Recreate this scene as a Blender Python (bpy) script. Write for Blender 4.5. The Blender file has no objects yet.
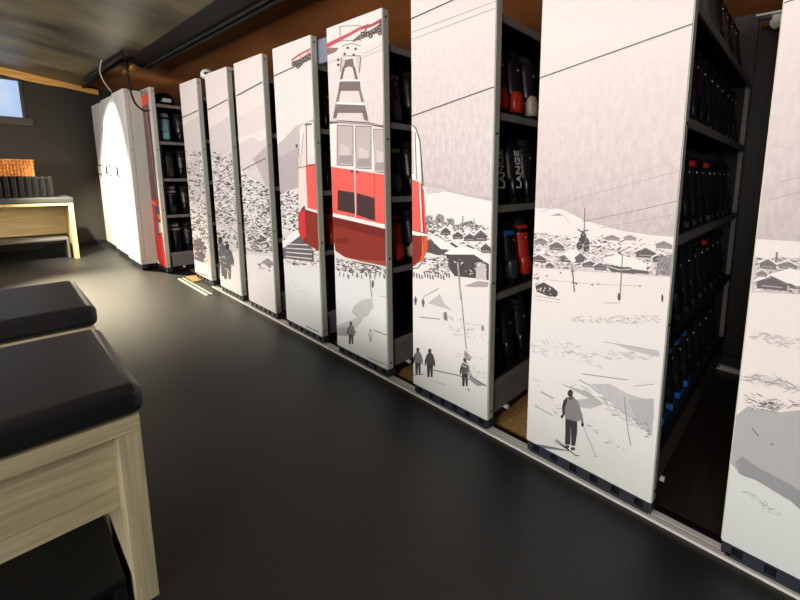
import bpy, math, random
from mathutils import Vector, Matrix
PI = math.pi
sc = bpy.context.scene
COL = sc.collection
random.seed(7)

# ------------------------------------------------------------------ materials
def lin(c):
    c = c / 255.0
    return c / 12.92 if c <= 0.04045 else ((c + 0.055) / 1.055) ** 2.4
def rgb(r, g, b): return (lin(r), lin(g), lin(b), 1)
MATS = {}
def mat(name, col, rough=.5, metal=0, spec=.5, noise=0, nscale=(8, 8, 8), bump=0, bscale=60, emit=None, estr=0, coat=0, col2=None, detail=4):
    if name in MATS: return MATS[name]
    m = bpy.data.materials.new(name); m.use_nodes = True
    nt = m.node_tree; b = nt.nodes['Principled BSDF']
    b.inputs['Base Color'].default_value = col
    b.inputs['Roughness'].default_value = rough; b.inputs['Metallic'].default_value = metal
    b.inputs['Specular IOR Level'].default_value = spec
    b.inputs['Coat Weight'].default_value = coat
    tc = nt.nodes.new('ShaderNodeTexCoord')
    if noise or col2:
        mp = nt.nodes.new('ShaderNodeMapping'); mp.inputs['Scale'].default_value = nscale
        nt.links.new(tc.outputs['Object'], mp.inputs[0])
        n = nt.nodes.new('ShaderNodeTexNoise'); n.inputs['Scale'].default_value = 1; n.inputs['Detail'].default_value = detail
        n.inputs['Roughness'].default_value = .6
        nt.links.new(mp.outputs[0], n.inputs['Vector'])
        r = nt.nodes.new('ShaderNodeValToRGB'); r.color_ramp.elements[0].position = .36; r.color_ramp.elements[1].position = .64
        c2 = col2 if col2 else tuple(max(0, c * (1 - noise)) for c in col[:3]) + (1,)
        r.color_ramp.elements[0].color = c2; r.color_ramp.elements[1].color = col
        nt.links.new(n.outputs[0], r.inputs[0]); nt.links.new(r.outputs[0], b.inputs['Base Color'])
    if bump:
        n2 = nt.nodes.new('ShaderNodeTexNoise'); n2.inputs['Scale'].default_value = bscale; n2.inputs['Detail'].default_value = 3
        nt.links.new(tc.outputs['Object'], n2.inputs['Vector'])
        bp = nt.nodes.new('ShaderNodeBump'); bp.inputs['Strength'].default_value = bump; bp.inputs['Distance'].default_value = .01
        nt.links.new(n2.outputs[0], bp.inputs['Height']); nt.links.new(bp.outputs[0], b.inputs['Normal'])
    if emit:
        b.inputs['Emission Color'].default_value = emit; b.inputs['Emission Strength'].default_value = estr
    MATS[name] = m
    return m

M_floor = mat('black_rubber_floor', (.0095, .0105, .0095, 1), .5, spec=.55, noise=.35, nscale=(1.5, 1.5, 1), bump=.14, bscale=30)
M_ceil = mat('dark_painted_ceiling', (.15, .125, .066, 1), .42, spec=.35, noise=.92, nscale=(1.0, 1.6, 1), bump=.12, bscale=6)
M_brown = mat('brown_wood_ceiling', rgb(176, 108, 52), .65, noise=.4, nscale=(2, 1.1, 3))
M_wall = mat('dark_brown_wall_paint', (.024, .0185, .0115, 1), .65, noise=.25, nscale=(3, 3, 1.2), bump=.1, bscale=40)
M_plank = mat('dark_stained_planks', (.022, .017, .015, 1), .5, noise=.6, nscale=(14, 40, .8))
M_plankf = mat('dark_brown_plank_floor', (.035, .022, .017, 1), .5, noise=.5, nscale=(2, 14, 1))
M_osb = mat('chipboard', rgb(196, 158, 96), .7, col2=rgb(150, 112, 60), nscale=(40, 60, 10))
M_panel = mat('white_lacquer_panel', (.78, .77, .73, 1), .35)
M_edge = mat('grey_green_panel_edge', (.56, .57, .50, 1), .4)
M_alu = mat('brushed_aluminium', (.8, .79, .74, 1), .35, metal=.1, noise=.1, nscale=(30, 3, 30))
M_dsteel = mat('charcoal_steel', (.022, .024, .028, 1), .5, metal=.2)
M_plinth = mat('blue_black_steel', (.03, .036, .048, 1), .38, metal=.2)
M_black = mat('black_plastic', (.006, .006, .007, 1), .55, spec=.25)
M_rail = mat('grey_shelf_rail', (.24, .225, .21, 1), .5, noise=.2, nscale=(20, 20, 20))
M_gsteel = mat('grey_steel_side', (.17, .175, .17, 1), .5)
M_brownsteel = mat('brown_grey_steel', (.07, .06, .052, 1), .5)
M_white = mat('white_plastic', (.75, .74, .7, 1), .4)
M_vinyl = mat('black_vinyl', (.012, .012, .014, 1), .33, spec=.55, bump=.04, bscale=120)
M_wood = mat('pale_greyed_oak', rgb(214, 203, 168), .5, col2=rgb(176, 168, 134), nscale=(3, 30, 60))
M_woodv = mat('pale_greyed_oak_upright', rgb(214, 203, 168), .5, col2=rgb(180, 172, 138), nscale=(60, 30, 3))
M_oak = mat('light_honey_wood', rgb(205, 182, 130), .5, col2=rgb(182, 158, 106), nscale=(3, 20, 20))
M_beam = mat('golden_pine', rgb(240, 190, 105), .5, col2=rgb(205, 148, 70), nscale=(3, 30, 30))
M_seatg = mat('dark_grey_vinyl', (.03, .031, .028, 1), .6)
M_wick = mat('orange_wicker', rgb(205, 132, 60), .8, col2=rgb(140, 78, 32), nscale=(40, 40, 40))
M_copper = mat('copper', rgb(220, 130, 60), .3, metal=.8)
M_brass = mat('brass', rgb(225, 170, 80), .3, metal=.8)
M_lightgrey = mat('light_grey_plastic', (.4, .4, .4, 1), .5)
# boots
M_bshell = mat('boot_black_shell', (.007, .007, .008, 1), .28)
M_bcuff = mat('boot_charcoal_cuff', (.014, .013, .014, 1), .33)
M_bgrey = mat('boot_grey_shell', (.05, .048, .048, 1), .35)
M_bred = mat('boot_red_shell', (.62, .035, .02, 1), .3)
M_bblue = mat('boot_blue_accent', (.02, .14, .5, 1), .35)
M_bteal = mat('boot_teal_shell', (.28, .62, .66, 1), .35)
M_bbeige = mat('boot_beige_shell', (.55, .48, .36, 1), .4)
M_blime = mat('boot_lime_accent', (.45, .6, .12, 1), .4)
M_bpurple = mat('boot_purple_accent', (.33, .12, .38, 1), .4)
M_liner = mat('boot_liner_felt', (.01, .01, .011, 1), .8)
M_linerw = mat('boot_liner_white', (.5, .5, .48, 1), .7)
M_buckle = mat('boot_buckle_metal', (.75, .75, .76, 1), .25, metal=.8)
M_letter = mat('white_lettering', (.8, .8, .78, 1), .5)
M_lamp = mat('fill_diffuser', (.9, .9, .9, 1), .5, emit=(1, .95, .88, 1), estr=3)

# print material: colour attribute, alpha channel = how mottled the print is there
def make_print():
    m = bpy.data.materials.new('mural_print_satin'); m.use_nodes = True
    nt = m.node_tree; b = nt.nodes['Principled BSDF']; b.inputs['Roughness'].default_value = .42
    b.inputs['Specular IOR Level'].default_value = .2
    a = nt.nodes.new('ShaderNodeAttribute'); a.attribute_name = 'ink'
    g = nt.nodes.new('ShaderNodeTexCoord')
    mp = nt.nodes.new('ShaderNodeMapping'); mp.inputs['Scale'].default_value = (1, 46, 20); mp.inputs['Rotation'].default_value = (.3, 0, 0)
    nt.links.new(g.outputs['Object'], mp.inputs[0])
    n = nt.nodes.new('ShaderNodeTexNoise'); n.inputs['Scale'].default_value = 1; n.inputs['Detail'].default_value = 6; n.inputs['Roughness'].default_value = .72
    nt.links.new(mp.outputs[0], n.inputs['Vector'])
    r = nt.nodes.new('ShaderNodeMapRange'); r.inputs[1].default_value = .34; r.inputs[2].default_value = .66
    r.inputs[3].default_value = 1; r.inputs[4].default_value = 0
    nt.links.new(n.outputs[0], r.inputs[0])
    mul = nt.nodes.new('ShaderNodeMath'); mul.operation = 'MULTIPLY'
    nt.links.new(r.outputs[0], mul.inputs[0]); nt.links.new(a.outputs['Alpha'], mul.inputs[1])
    mx = nt.nodes.new('ShaderNodeMix'); mx.data_type = 'RGBA'; mx.blend_type = 'MULTIPLY'
    nt.links.new(mul.outputs[0], mx.inputs[0]); nt.links.new(a.outputs['Color'], mx.inputs[6])
    mx.inputs[7].default_value = (.45, .42, .43, 1)
    nt.links.new(mx.outputs[2], b.inputs['Base Color'])
    return m
M_print = make_print()

# ------------------------------------------------------------------ mesh helpers
class MB:
    def __init__(s): s.v = []; s.f = []; s.m = []; s.smooth = []
    def add(s, vs, fs, mi=0, sm=False):
        o = len(s.v); s.v += [tuple(v) for v in vs]
        for f in fs: s.f.append([i + o for i in f]); s.m.append(mi); s.smooth.append(sm)
    def box(s, x0, x1, y0, y1, z0, z1, mi=0):
        vs = [(x0, y0, z0), (x1, y0, z0), (x1, y1, z0), (x0, y1, z0), (x0, y0, z1), (x1, y0, z1), (x1, y1, z1), (x0, y1, z1)]
        s.add(vs, [(0, 3, 2, 1), (4, 5, 6, 7), (0, 1, 5, 4), (1, 2, 6, 5), (2, 3, 7, 6), (3, 0, 4, 7)], mi)
    def prism(s, pts, axis, a, b, mi=0):
        # pts 2-D polygon extruded along axis ('x','y','z') from a to b
        def P(p, t):
            return {'x': (t, p[0], p[1]), 'y': (p[0], t, p[1]), 'z': (p[0], p[1], t)}[axis]
        n = len(pts); vs = [P(p, a) for p in pts] + [P(p, b) for p in pts]
        fs = [tuple(range(n))[::-1], tuple(range(n, 2 * n))] + [(i, (i + 1) % n, n + (i + 1) % n, n + i) for i in range(n)]
        s.add(vs, fs, mi)
    def tube(s, pts, r, seg=8, mi=0):
        pts = [Vector(p) for p in pts]; rings = []
        for i, p in enumerate(pts):
            t = (pts[min(i + 1, len(pts) - 1)] - pts[max(i - 1, 0)]).normalized()
            u = t.cross(Vector((0, 0, 1)))
            if u.length < .1: u = t.cross(Vector((0, 1, 0)))
            u.normalize(); w = t.cross(u)
            rings.append([p + r * (math.cos(2 * PI * k / seg) * u + math.sin(2 * PI * k / seg) * w) for k in range(seg)])
        s.loft(rings, mi)
    def loft(s, rings, mi=0, caps=True, sm=True):
        n = len(rings[0]); vs = [v for r in rings for v in r]; fs = []
        for i in range(len(rings) - 1):
            for k in range(n):
                fs.append((i * n + k, i * n + (k + 1) % n, (i + 1) * n + (k + 1) % n, (i + 1) * n + k))
        o = len(s.v); s.add(vs, fs, mi, sm)
        if caps:
            s.f.append([o + k for k in range(n)][::-1]); s.m.append(mi); s.smooth.append(False)
            s.f.append([o + (len(rings) - 1) * n + k for k in range(n)]); s.m.append(mi); s.smooth.append(False)
    def build(s, name, mats, parent=None, bevel=0, loc=None, seg=2):
        me = bpy.data.meshes.new(name); me.from_pydata(s.v, [], s.f); me.update()
        if not isinstance(mats, (list, tuple)): mats = [mats]
        for m in mats: me.materials.append(m)
        me.polygons.foreach_set('material_index', s.m); me.polygons.foreach_set('use_smooth', s.smooth)
        import bmesh
        bm = bmesh.new(); bm.from_mesh(me); bmesh.ops.recalc_face_normals(bm, faces=bm.faces); bm.to_mesh(me); bm.free()
        o = bpy.data.objects.new(name, me); COL.objects.link(o)
        if parent: o.parent = parent
        if loc: o.location = loc
        if bevel:
            b = o.modifiers.new('bevel', 'BEVEL'); b.width = bevel; b.segments = seg; b.limit_method = 'ANGLE'
        return o
def tag(o, label=None, cat=None, group=None, kind=None):
    if label: o['label'] = label
    if cat: o['category'] = cat
    if group: o['group'] = group
    if kind: o['kind'] = kind
    return o
def thing(name, loc, label, cat, group=None, rz=0):
    o = bpy.data.objects.new(name, None); COL.objects.link(o); o.empty_display_size = .1
    o.location = loc; o.rotation_euler = (0, 0, rz)
    return tag(o, label, cat, group)
def struct(mb, name, m, **k):
    o = mb.build(name, m, **k); o['kind'] = 'structure'; return o
def copy_tree(o, parent=None):
    c = o.copy(); COL.objects.link(c)
    if parent: c.parent = parent
    for ch in list(o.children): copy_tree(ch, c)
    return c
def bx(*a, mi=0):
    m = MB(); m.box(*a, mi=mi); return m

# ------------------------------------------------------------------ camera
F, CX, CY = 394.77, 500.14, 229.61
YAW, PITCH, ROLL = .9218, .1403, -.0242
PL = .075
D = 1.4218
CAM = Vector((0, 0, 1.2192 + PL))
cyw, syw, cp, sp = math.cos(YAW), math.sin(YAW), math.cos(PITCH), math.sin(PITCH)
fw = Vector((syw * cp, cyw * cp, -sp)); r_ = Vector((cyw, -syw, 0)); d_ = fw.cross(r_)
cr, sr = math.cos(ROLL), math.sin(ROLL)
rx = cr * r_ + sr * d_; dy = -sr * r_ + cr * d_
cam = bpy.data.cameras.new('camera'); co = bpy.data.objects.new('camera', cam); COL.objects.link(co)
R = Matrix((rx, -dy, -fw)).transposed()
co.matrix_world = Matrix.Translation(CAM) @ R.to_4x4()
cam.sensor_width = 36; cam.lens = F * 36 / 800
cam.shift_x = (400 - CX) / 800; cam.shift_y = (CY - 300) / 800
cam.clip_start = .02
sc.camera = co
# the prints are traced off the photograph onto the upright plane of the cabinet fronts
def onX(x, y, X=D):
    q = rx * ((x - CX) / F) + dy * ((y - CY) / F) + fw
    p = CAM + q * (X / q.x); return p.y, p.z

# ------------------------------------------------------------------ the setting
YB, XR, XL, YF = 9.05, 3.03, -2.8, -2.2
def cz(x): return 2.6 - .155 * (x - .33)
EX, EX2, EY = 1.348, 1.12, 6.3
struct(bx(XL, 1.50, YF, YB + .1, -.08, 0), 'floor', M_floor)
struct(bx(1.50, XR, YF, .62, -.08, 0), 'floor', M_plankf)
struct(bx(1.50, XR, .62, YB, -.08, 0), 'floor', M_osb)
mb = MB()
mb.prism([(XL, cz(XL)), (EX, cz(EX)), (EX, cz(EX) + .12), (XL, cz(XL) + .12)], 'y', YF, EY)
mb.prism([(XL, cz(XL)), (EX2, cz(EX2)), (EX2, cz(EX2) + .12), (XL, cz(XL) + .12)], 'y', EY, YB + .1)
struct(mb, 'ceiling', M_ceil)
mb = MB(); mb.prism([(1.15, cz(1.15) - .012), (EX - .002, cz(EX) - .012), (EX - .002, cz(EX) - .0005), (1.15, cz(1.15) - .0005)], 'y', YF, EY - .03)
struct(mb, 'trim_4', mat('near_black_board', (.005, .005, .005, 1), .6, spec=.25))
def bz(x): return cz(EX) + .035 - .095 * (x - EX)
mb = MB(); mb.prism([(EX2 - .05, bz(EX2) + .005), (XR, bz(XR)), (XR, bz(XR) + .1), (EX2 - .05, bz(EX2) + .1)], 'y', YF, YB + .1)
struct(mb, 'ceiling', M_brown)
mb = MB()
mb.tube([(EX, YF, cz(EX) - .014), (EX, EY, cz(EX) - .014)], .022, 12)
mb.tube([(EX - .05, YF, cz(EX) - .022), (EX - .05, EY, cz(EX) - .022)], .012, 8)
struct(mb, 'trim_1', mat('black_gloss_trim', (.006, .006, .006, 1), .35))
mb = MB()
mb.tube([(EX, EY, cz(EX) - .01), (EX2, EY, cz(EX2) - .01), (EX2, YB, cz(EX2) - .01)], .018, 10)
struct(mb, 'trim_2', M_black)
# back wall with the window opening
WX0, WX1, WZ0, WZ1 = -.75, .47, 1.93, 2.44
mb = MB()
mb.box(XL - .1, WX0, YB, YB + .12, 0, 3.2); mb.box(WX1, XR, YB, YB + .12, 0, 3.2)
mb.box(WX0, WX1, YB, YB + .12, 0, WZ0); mb.box(WX0, WX1, YB, YB + .12, WZ1, 3.2)
struct(mb, 'wall_back', M_wall)
struct(bx(XL - .1, XL, YF, YB, 0, 3.2), 'wall_left', mat('dark_wall_side', (.06, .05, .04, 1), .6))
struct(bx(XL - .1, XR + .1, YF - .1, YF, 0, 3.2), 'wall_front', M_wall)
mb = MB(); y = YF
while y < YB:
    w = min(.14, YB - y); mb.box(XR, XR + .03, y + .002, y + w - .003, 0, 2.6); y += .14
mb.box(XR + .03, XR + .06, YF, YB, 0, 2.6)
struct(mb, 'wall_right', M_plank)
struct(bx(XR - .02, XR, YF, YB, 0, .09), 'baseboard_right', M_dsteel)
struct(bx(.5, EX2 + .1, YB - .015, YB, 0, .07), 'baseboard_back', M_black)
# golden wooden batten along the top of the back wall
mb = MB(); n = 24; up = []; lo = []
rr = random.Random(3)
for i in range(n + 1):
    x = XL + (1.28 - XL) * i / n; up.append((x, cz(x) - .002)); lo.append((x, cz(x) - (.098 if i < n - 2 else .07) - rr.uniform(0, .014)))
mb.prism(lo + up[::-1], 'y', YB - .045, YB)
struct(mb, 'trim_3', M_beam)
# window: frame, pane with the daylight behind, sill
W = bpy.data.objects.new('window_1', None); COL.objects.link(W); W.location = (WX0, YB, WZ0); W['kind'] = 'structure'
def win_mat():
    m = bpy.data.materials.new('daylit_window_pane'); m.use_nodes = True; nt = m.node_tree; b = nt.nodes['Principled BSDF']
    b.inputs['Base Color'].default_value = (.1, .12, .15, 1); b.inputs['Roughness'].default_value = .15
    tc = nt.nodes.new('ShaderNodeTexCoord'); n = nt.nodes.new('ShaderNodeTexNoise'); n.inputs['Scale'].default_value = 4.5; n.inputs['Detail'].default_value = 2
    r = nt.nodes.new('ShaderNodeValToRGB'); r.color_ramp.elements[0].position = .35; r.color_ramp.elements[1].position = .6
    r.color_ramp.elements[0].color = rgb(165, 196, 236); r.color_ramp.elements[1].color = rgb(196, 212, 240)
    nt.links.new(tc.outputs['Object'], n.inputs['Vector']); nt.links.new(n.outputs[0], r.inputs[0]); nt.links.new(r.outputs[0], b.inputs['Emission Color'])
    b.inputs['Emission Strength'].default_value = .95
    return m
ww, wh = WX1 - WX0, WZ1 - WZ0
mb = MB(); mb.box(0, ww, .02, .05, 0, wh); mb.build('pane', win_mat(), W)
fm = MB(); fm.box(-.06, 0, -.02, .02, -.05, wh + .04); fm.box(ww, ww + .035, -.02, .02, -.05, wh + .04); fm.box(0, ww, -.02, .02, wh, wh + .03)
fm.build('window_frame', mat('dark_brown_frame', (.045, .035, .025, 1), .5), W, bevel=.004)
sm_ = MB(); sm_.box(-.1, ww + .085, -.06, .02, -.115, 0); sm_.build('window_sill', mat('dark_brown_frame', (.045, .035, .025, 1), .5), W, bevel=.006)

# floor rail in which the cabinets slide
mb = MB()
mb.box(1.424, 1.445, YF + .2, 5.0, .0005, .012, 0); mb.box(1.452, 1.475, YF + .2, 5.0, .0005, .012, 0); mb.box(1.445, 1.452, YF + .2, 5.0, .0005, .006, 1)
mb.box(1.475, 1.50, YF + .2, 5.0, .0005, .009, 1)
tag(mb.build('floor_rail', [M_alu, M_black]), 'long pale metal rail on the floor under the row of mural cabinets', 'rail')
mb = MB()
mb.box(1.28, 1.30, 4.68, 5.62, .0005, .01, 0); mb.box(1.32, 1.335, 4.68, 5.62, .0005, .01, 0); mb.box(1.30, 1.32, 4.68, 5.62, .0005, .006, 1)
tag(mb.build('floor_rail', [M_alu, M_black]), 'short double metal rail on the floor in front of the furthest mural panels', 'rail')
tag(bx(2.96, 2.985, YF + .2, 1.2, .0005, .03).build('floor_rail', M_white), 'pale rail on the floor at the foot of the dark plank wall', 'rail')
tag(bx(1.36, 1.50, 5.35, 5.66, .0005, .012).build('board_offcut', M_osb), 'small tan chipboard piece on the floor at foot of the red-front cabinet', 'board')

# ------------------------------------------------------------------ the mural
def ink(c, mott=0.):
    k = .80 / lin(244)
    return (min(1, lin(c[0]) * k), min(1, lin(c[1]) * k), min(1, lin(c[2]) * k), mott)
def clip(poly, y0, y1, z0, z1):
    for (ax, v, s) in ((0, y0, 1), (0, y1, -1), (1, z0, 1), (1, z1, -1)):
        out = []
        for i in range(len(poly)):
            a, b = poly[i - 1], poly[i]
            ia, ib = (a[ax] - v) * s >= 0, (b[ax] - v) * s >= 0
            if ia != ib:
                t = (v - a[ax]) / (b[ax] - a[ax]); out.append((a[0] + t * (b[0] - a[0]), a[1] + t * (b[1] - a[1])))
            if ib: out.append(b)
        poly = out
        if len(poly) < 3: return []
    return poly
class Print:
    """flat ink shapes, traced in photograph pixels, laid on the front plane X of one panel"""
    def __init__(s, y0, y1, z0, z1, X=D): s.r = (y0, y1, z0, z1); s.X = X; s.P = []
    def poly(s, pts, c, mott=0.):
        q = clip([onX(x, y, s.X) for x, y in pts], *s.r)
        if q: s.P.append((q, ink(c, mott)))
    def full(s, c, mott=0.):
        y0, y1, z0, z1 = s.r; s.P.append(([(y0, z0), (y1, z0), (y1, z1), (y0, z1)], ink(c, mott)))
    def grad(s, top, bot, c0, c1, m0, m1, n=16):
        """bands of ink between two outlines"""
        for k in range(n):
            a, b = k / n, (k + 1) / n; u = (k + .5) / n
            L = lambda t: [(p[0] + (q[0] - p[0]) * t, p[1] + (q[1] - p[1]) * t) for p, q in zip(top, bot)]
            A, B = L(a), L(1.0)
            s.poly(A + B[::-1], tuple(c0[i] + (c1[i] - c0[i]) * u for i in range(3)), m0 + (m1 - m0) * u)
    def line(s, pts, w, c):
        for (a, b) in zip(pts, pts[1:]):
            dx, dy_ = b[0] - a[0], b[1] - a[1]; l = math.hypot(dx, dy_) or 1; nx, ny = -dy_ / l * w / 2, dx / l * w / 2
            s.poly([(a[0] + nx, a[1] + ny), (b[0] + nx, b[1] + ny), (b[0] - nx, b[1] - ny), (a[0] - nx, a[1] - ny)], c)
    def ell(s, x, y, a, b, c, n=12, mott=0.): s.poly([(x + a * math.cos(2 * PI * k / n), y + b * math.sin(2 * PI * k / n)) for k in range(n)], c, mott)
    def strokes(s, reg, n, seed, size=(1, 3), tones=((70, 66, 70), (130, 126, 130), (240, 236, 236)), slope=0., thick=(.5, 1.4)):
        """many little marks within a quad region (four pixel corners)"""
        R_ = random.Random(seed)
        (a, b, c, d) = reg
        for i in range(n):
            u, v = R_.random(), R_.random()
            x = (a[0] * (1 - u) + b[0] * u) * (1 - v) + (d[0] * (1 - u) + c[0] * u) * v
            y = (a[1] * (1 - u) + b[1] * u) * (1 - v) + (d[1] * (1 - u) + c[1] * u) * v
            l = R_.uniform(*size); t = R_.uniform(*thick); an = slope + R_.uniform(-.7, .7)
            ca, sa = math.cos(an) * l / 2, math.sin(an) * l / 2
            s.poly([(x - ca, y - sa - t / 2), (x + ca * .6, y + sa * .6 - t * R_.uniform(.2, .9)), (x + ca, y + sa + t / 2), (x - ca * .5, y - sa * .5 + t * R_.uniform(.3, 1))], R_.choice(tones))
    def house(s, x, y, w, h, dark=(110, 106, 108), roof=(246, 242, 240), sl=0.):
        """gabled chalet: dark wall, snowy roof"""
        s.poly([(x - w / 2, y), (x + w / 2, y + sl * w), (x + w / 2, y - h * .5 + sl * w), (x, y - h + sl * w / 2), (x - w / 2, y - h * .5)], dark)
        s.poly([(x - w * .62, y - h * .45), (x, y - h * 1.1 + sl * w / 2), (x + w * .62, y - h * .42 + sl * w), (x + w * .62, y - h * .62 + sl * w), (x, y - h * 1.36 + sl * w / 2), (x - w * .62, y - h * .65)], roof)
        s.line([(x - w * .62, y - h * .43), (x, y - h * 1.08 + sl * w / 2), (x + w * .62, y - h * .4 + sl * w)], max(.35, h * .06), (90, 86, 88))
        s.line([(x - w * .35, y - h * .22), (x + w * .35, y - h * .22 + sl * w * .7)], h * .08, (190, 186, 186))
    def build(s, parent, label=None):
        me = bpy.data.meshes.new('mural_print'); vs = []; fs = []; cs = []
        L = parent.matrix_world.translation if False else parent.location
        n = len(s.P)
        for i, (q, c) in enumerate(s.P):
            x = s.X - .0006 - .0022 * i / max(n, 400)
            o = len(vs); vs += [(x - L.x, p[0] - L.y, p[1] - L.z) for p in q]; fs.append(list(range(o, o + len(q)))); cs.append(c)
        me.from_pydata(vs, [], fs); at = me.color_attributes.new('ink', 'FLOAT_COLOR', 'CORNER')
        flat = []
        for p, c in zip(me.polygons, cs):
            for _ in p.loop_indices: flat += list(c)
        at.data.foreach_set('color', flat); me.materials.append(M_print)
        o = bpy.data.objects.new('mural_print', me); COL.objects.link(o); o.parent = parent
        if label: o['label'] = label
        return o

SNOWC = (240, 236, 236); SKY = (244, 233, 230); FOR = (226, 217, 217); DK = (72, 68, 72); MID = (132, 127, 130); RED = (238, 100, 92); BR = (142, 52, 42)
SNOWB = (229, 235, 233)
def skier(p, x, y, h, jk=(112, 110, 114), tr=(62, 60, 62), poles=True):
    """small person seen from behind: y is at the feet"""
    k = h / 60.
    p.poly([(x - 5.92 * k, y), (x - 7.03 * k, y - 30 * k), (x + 5.92 * k, y - 30 * k), (x + 5.18 * k, y), (x + 1.48 * k, y), (x, y - 20 * k), (x - 1.48 * k, y)], tr)
    p.poly([(x - 7.40 * k, y - 26 * k), (x - 8.14 * k, y - 44 * k), (x - 3.70 * k, y - 50 * k), (x + 2.96 * k, y - 50 * k), (x + 7.40 * k, y - 44 * k), (x + 7.40 * k, y - 24 * k)], jk)
    p.poly([(x - 7.40 * k, y - 46 * k), (x - 11.10 * k, y - 34 * k), (x - 11.10 * k, y - 24 * k), (x - 8.88 * k, y - 24 * k), (x - 6.66 * k, y - 38 * k)], tr)
    p.poly([(x + 6.66 * k, y - 45 * k), (x + 10.36 * k, y - 32 * k), (x + 10.36 * k, y - 22 * k), (x + 8.14 * k, y - 22 * k), (x + 5.92 * k, y - 38 * k)], jk)
    p.ell(x - 0.74 * k, y - 54 * k, 3.4 * k, 5.2 * k, (58, 54, 56))
Z0, Z1 = PL, PL + 2.1

def mural3(p):
    p.full(SKY)
    p.poly([(176, 130), (216, 105), (216, 178), (180, 178)], (238, 226, 225), .25)
    p.poly([(176, 160), (216, 150), (216, 282), (190, 282)], (236, 230, 230), .45)
    p.strokes([(182, 150), (212, 148), (214, 236), (190, 236)], 420, 31, (1.4, 4.6), ((72, 66, 72), (96, 90, 96), (140, 132, 138), (246, 243, 243), (250, 248, 246)))
    p.strokes([(188, 220), (213, 222), (214, 250), (191, 246)], 110, 32, (1.5, 4), ((80, 72, 78), (110, 102, 108), (240, 238, 238)))
    p.poly([(194, 240), (202, 238), (206, 252), (203, 264), (195, 262)], (120, 108, 116))
    p.strokes([(193, 238), (208, 240), (208, 264), (195, 262)], 60, 33, (1.2, 3.5), ((84, 72, 80), (170, 160, 168), (244, 240, 240)))
    p.poly([(192, 258), (216, 268), (216, 284), (194, 276)], (238, 232, 234))
    p.line([(196, 272), (208, 276)], 1, (130, 110, 120))
    p.line([(181, 118.5), (199, 110)], 1.0, (96, 84, 84))
def mural4(p):
    p.full(SKY)
    p.poly([(208, 130), (242, 108), (242, 160), (210, 160)], (236, 226, 226), .3)
    p.poly([(208, 150), (242, 150), (242, 262), (214, 252)], (236, 231, 231), .5)
    p.strokes([(212, 150), (236, 156), (240, 222), (216, 216)], 440, 41, (1.5, 4.8), ((64, 60, 66), (90, 84, 90), (138, 132, 136), (248, 245, 244), (250, 248, 246)))
    p.strokes([(214, 212), (240, 220), (241, 250), (218, 240)], 130, 42, (1.5, 4.5), ((66, 62, 66), (110, 104, 110), (240, 238, 238)))
    p.poly([(216, 256), (243, 250), (243, 300), (218, 290)], SNOWC, .05)
    for x, y, h in ((221, 276, 40), (228, 279, 36)): skier(p, x, y, h, (96, 96, 102), (88, 88, 94))
    p.strokes([(215, 240), (232, 244), (232, 276), (217, 272)], 70, 43, (1, 3.5), ((70, 68, 74), (150, 148, 154), (225, 224, 226)), slope=1.2)
    p.line([(207, 110.5), (228, 99.5)], 1.1, (92, 84, 84)); p.line([(214, 183), (236, 172)], .7, (140, 134, 136))
def mural5(p):
    p.full(SKY)
    p.poly([(236, 118), (250, 112), (266, 104), (266, 128), (240, 138)], (239, 229, 228), .15)
    p.poly([(236, 146), (252, 137), (260, 142), (272, 134), (274, 200), (244, 172)], (234, 224, 225), .25)
    p.poly([(252, 160), (272, 140), (275, 196), (266, 186), (256, 176)], (196, 188, 192), .12)
    p.poly([(240, 165), (254, 160), (266, 186), (276, 194), (278, 262), (246, 258)], (236, 231, 231), .45)
    p.strokes([(241, 172), (268, 188), (274, 230), (244, 226)], 440, 51, (1.5, 5), ((60, 56, 60), (88, 84, 88), (128, 124, 128), (248, 245, 244), (250, 248, 246)))
    p.strokes([(245, 222), (274, 228), (276, 254), (247, 252)], 150, 52, (2, 6), ((62, 58, 62), (95, 90, 95), (242, 240, 240)))
    for (x, y) in ((262, 241), (271, 247)): p.house(x, y, 8, 6, (84, 80, 84))
    p.strokes([(247, 232), (275, 236), (276, 252), (247, 250)], 90, 54, (2, 6), ((60, 56, 60), (150, 146, 150), (246, 243, 242)))
    p.poly([(246, 254), (278, 257), (280, 320), (249, 300)], SNOWC, .06)
    p.poly([(262, 262), (268, 258), (274, 263), (270, 268)], (150, 146, 150)); p.strokes([(258, 262), (276, 264), (276, 272), (260, 270)], 14, 53, (2, 5), ((130, 126, 130),))
    p.line([(236.7, 95.9), (262.5, 82.1)], 1.2, (84, 76, 76)); p.line([(243, 170), (266, 158)], .9, (120, 112, 114))
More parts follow.
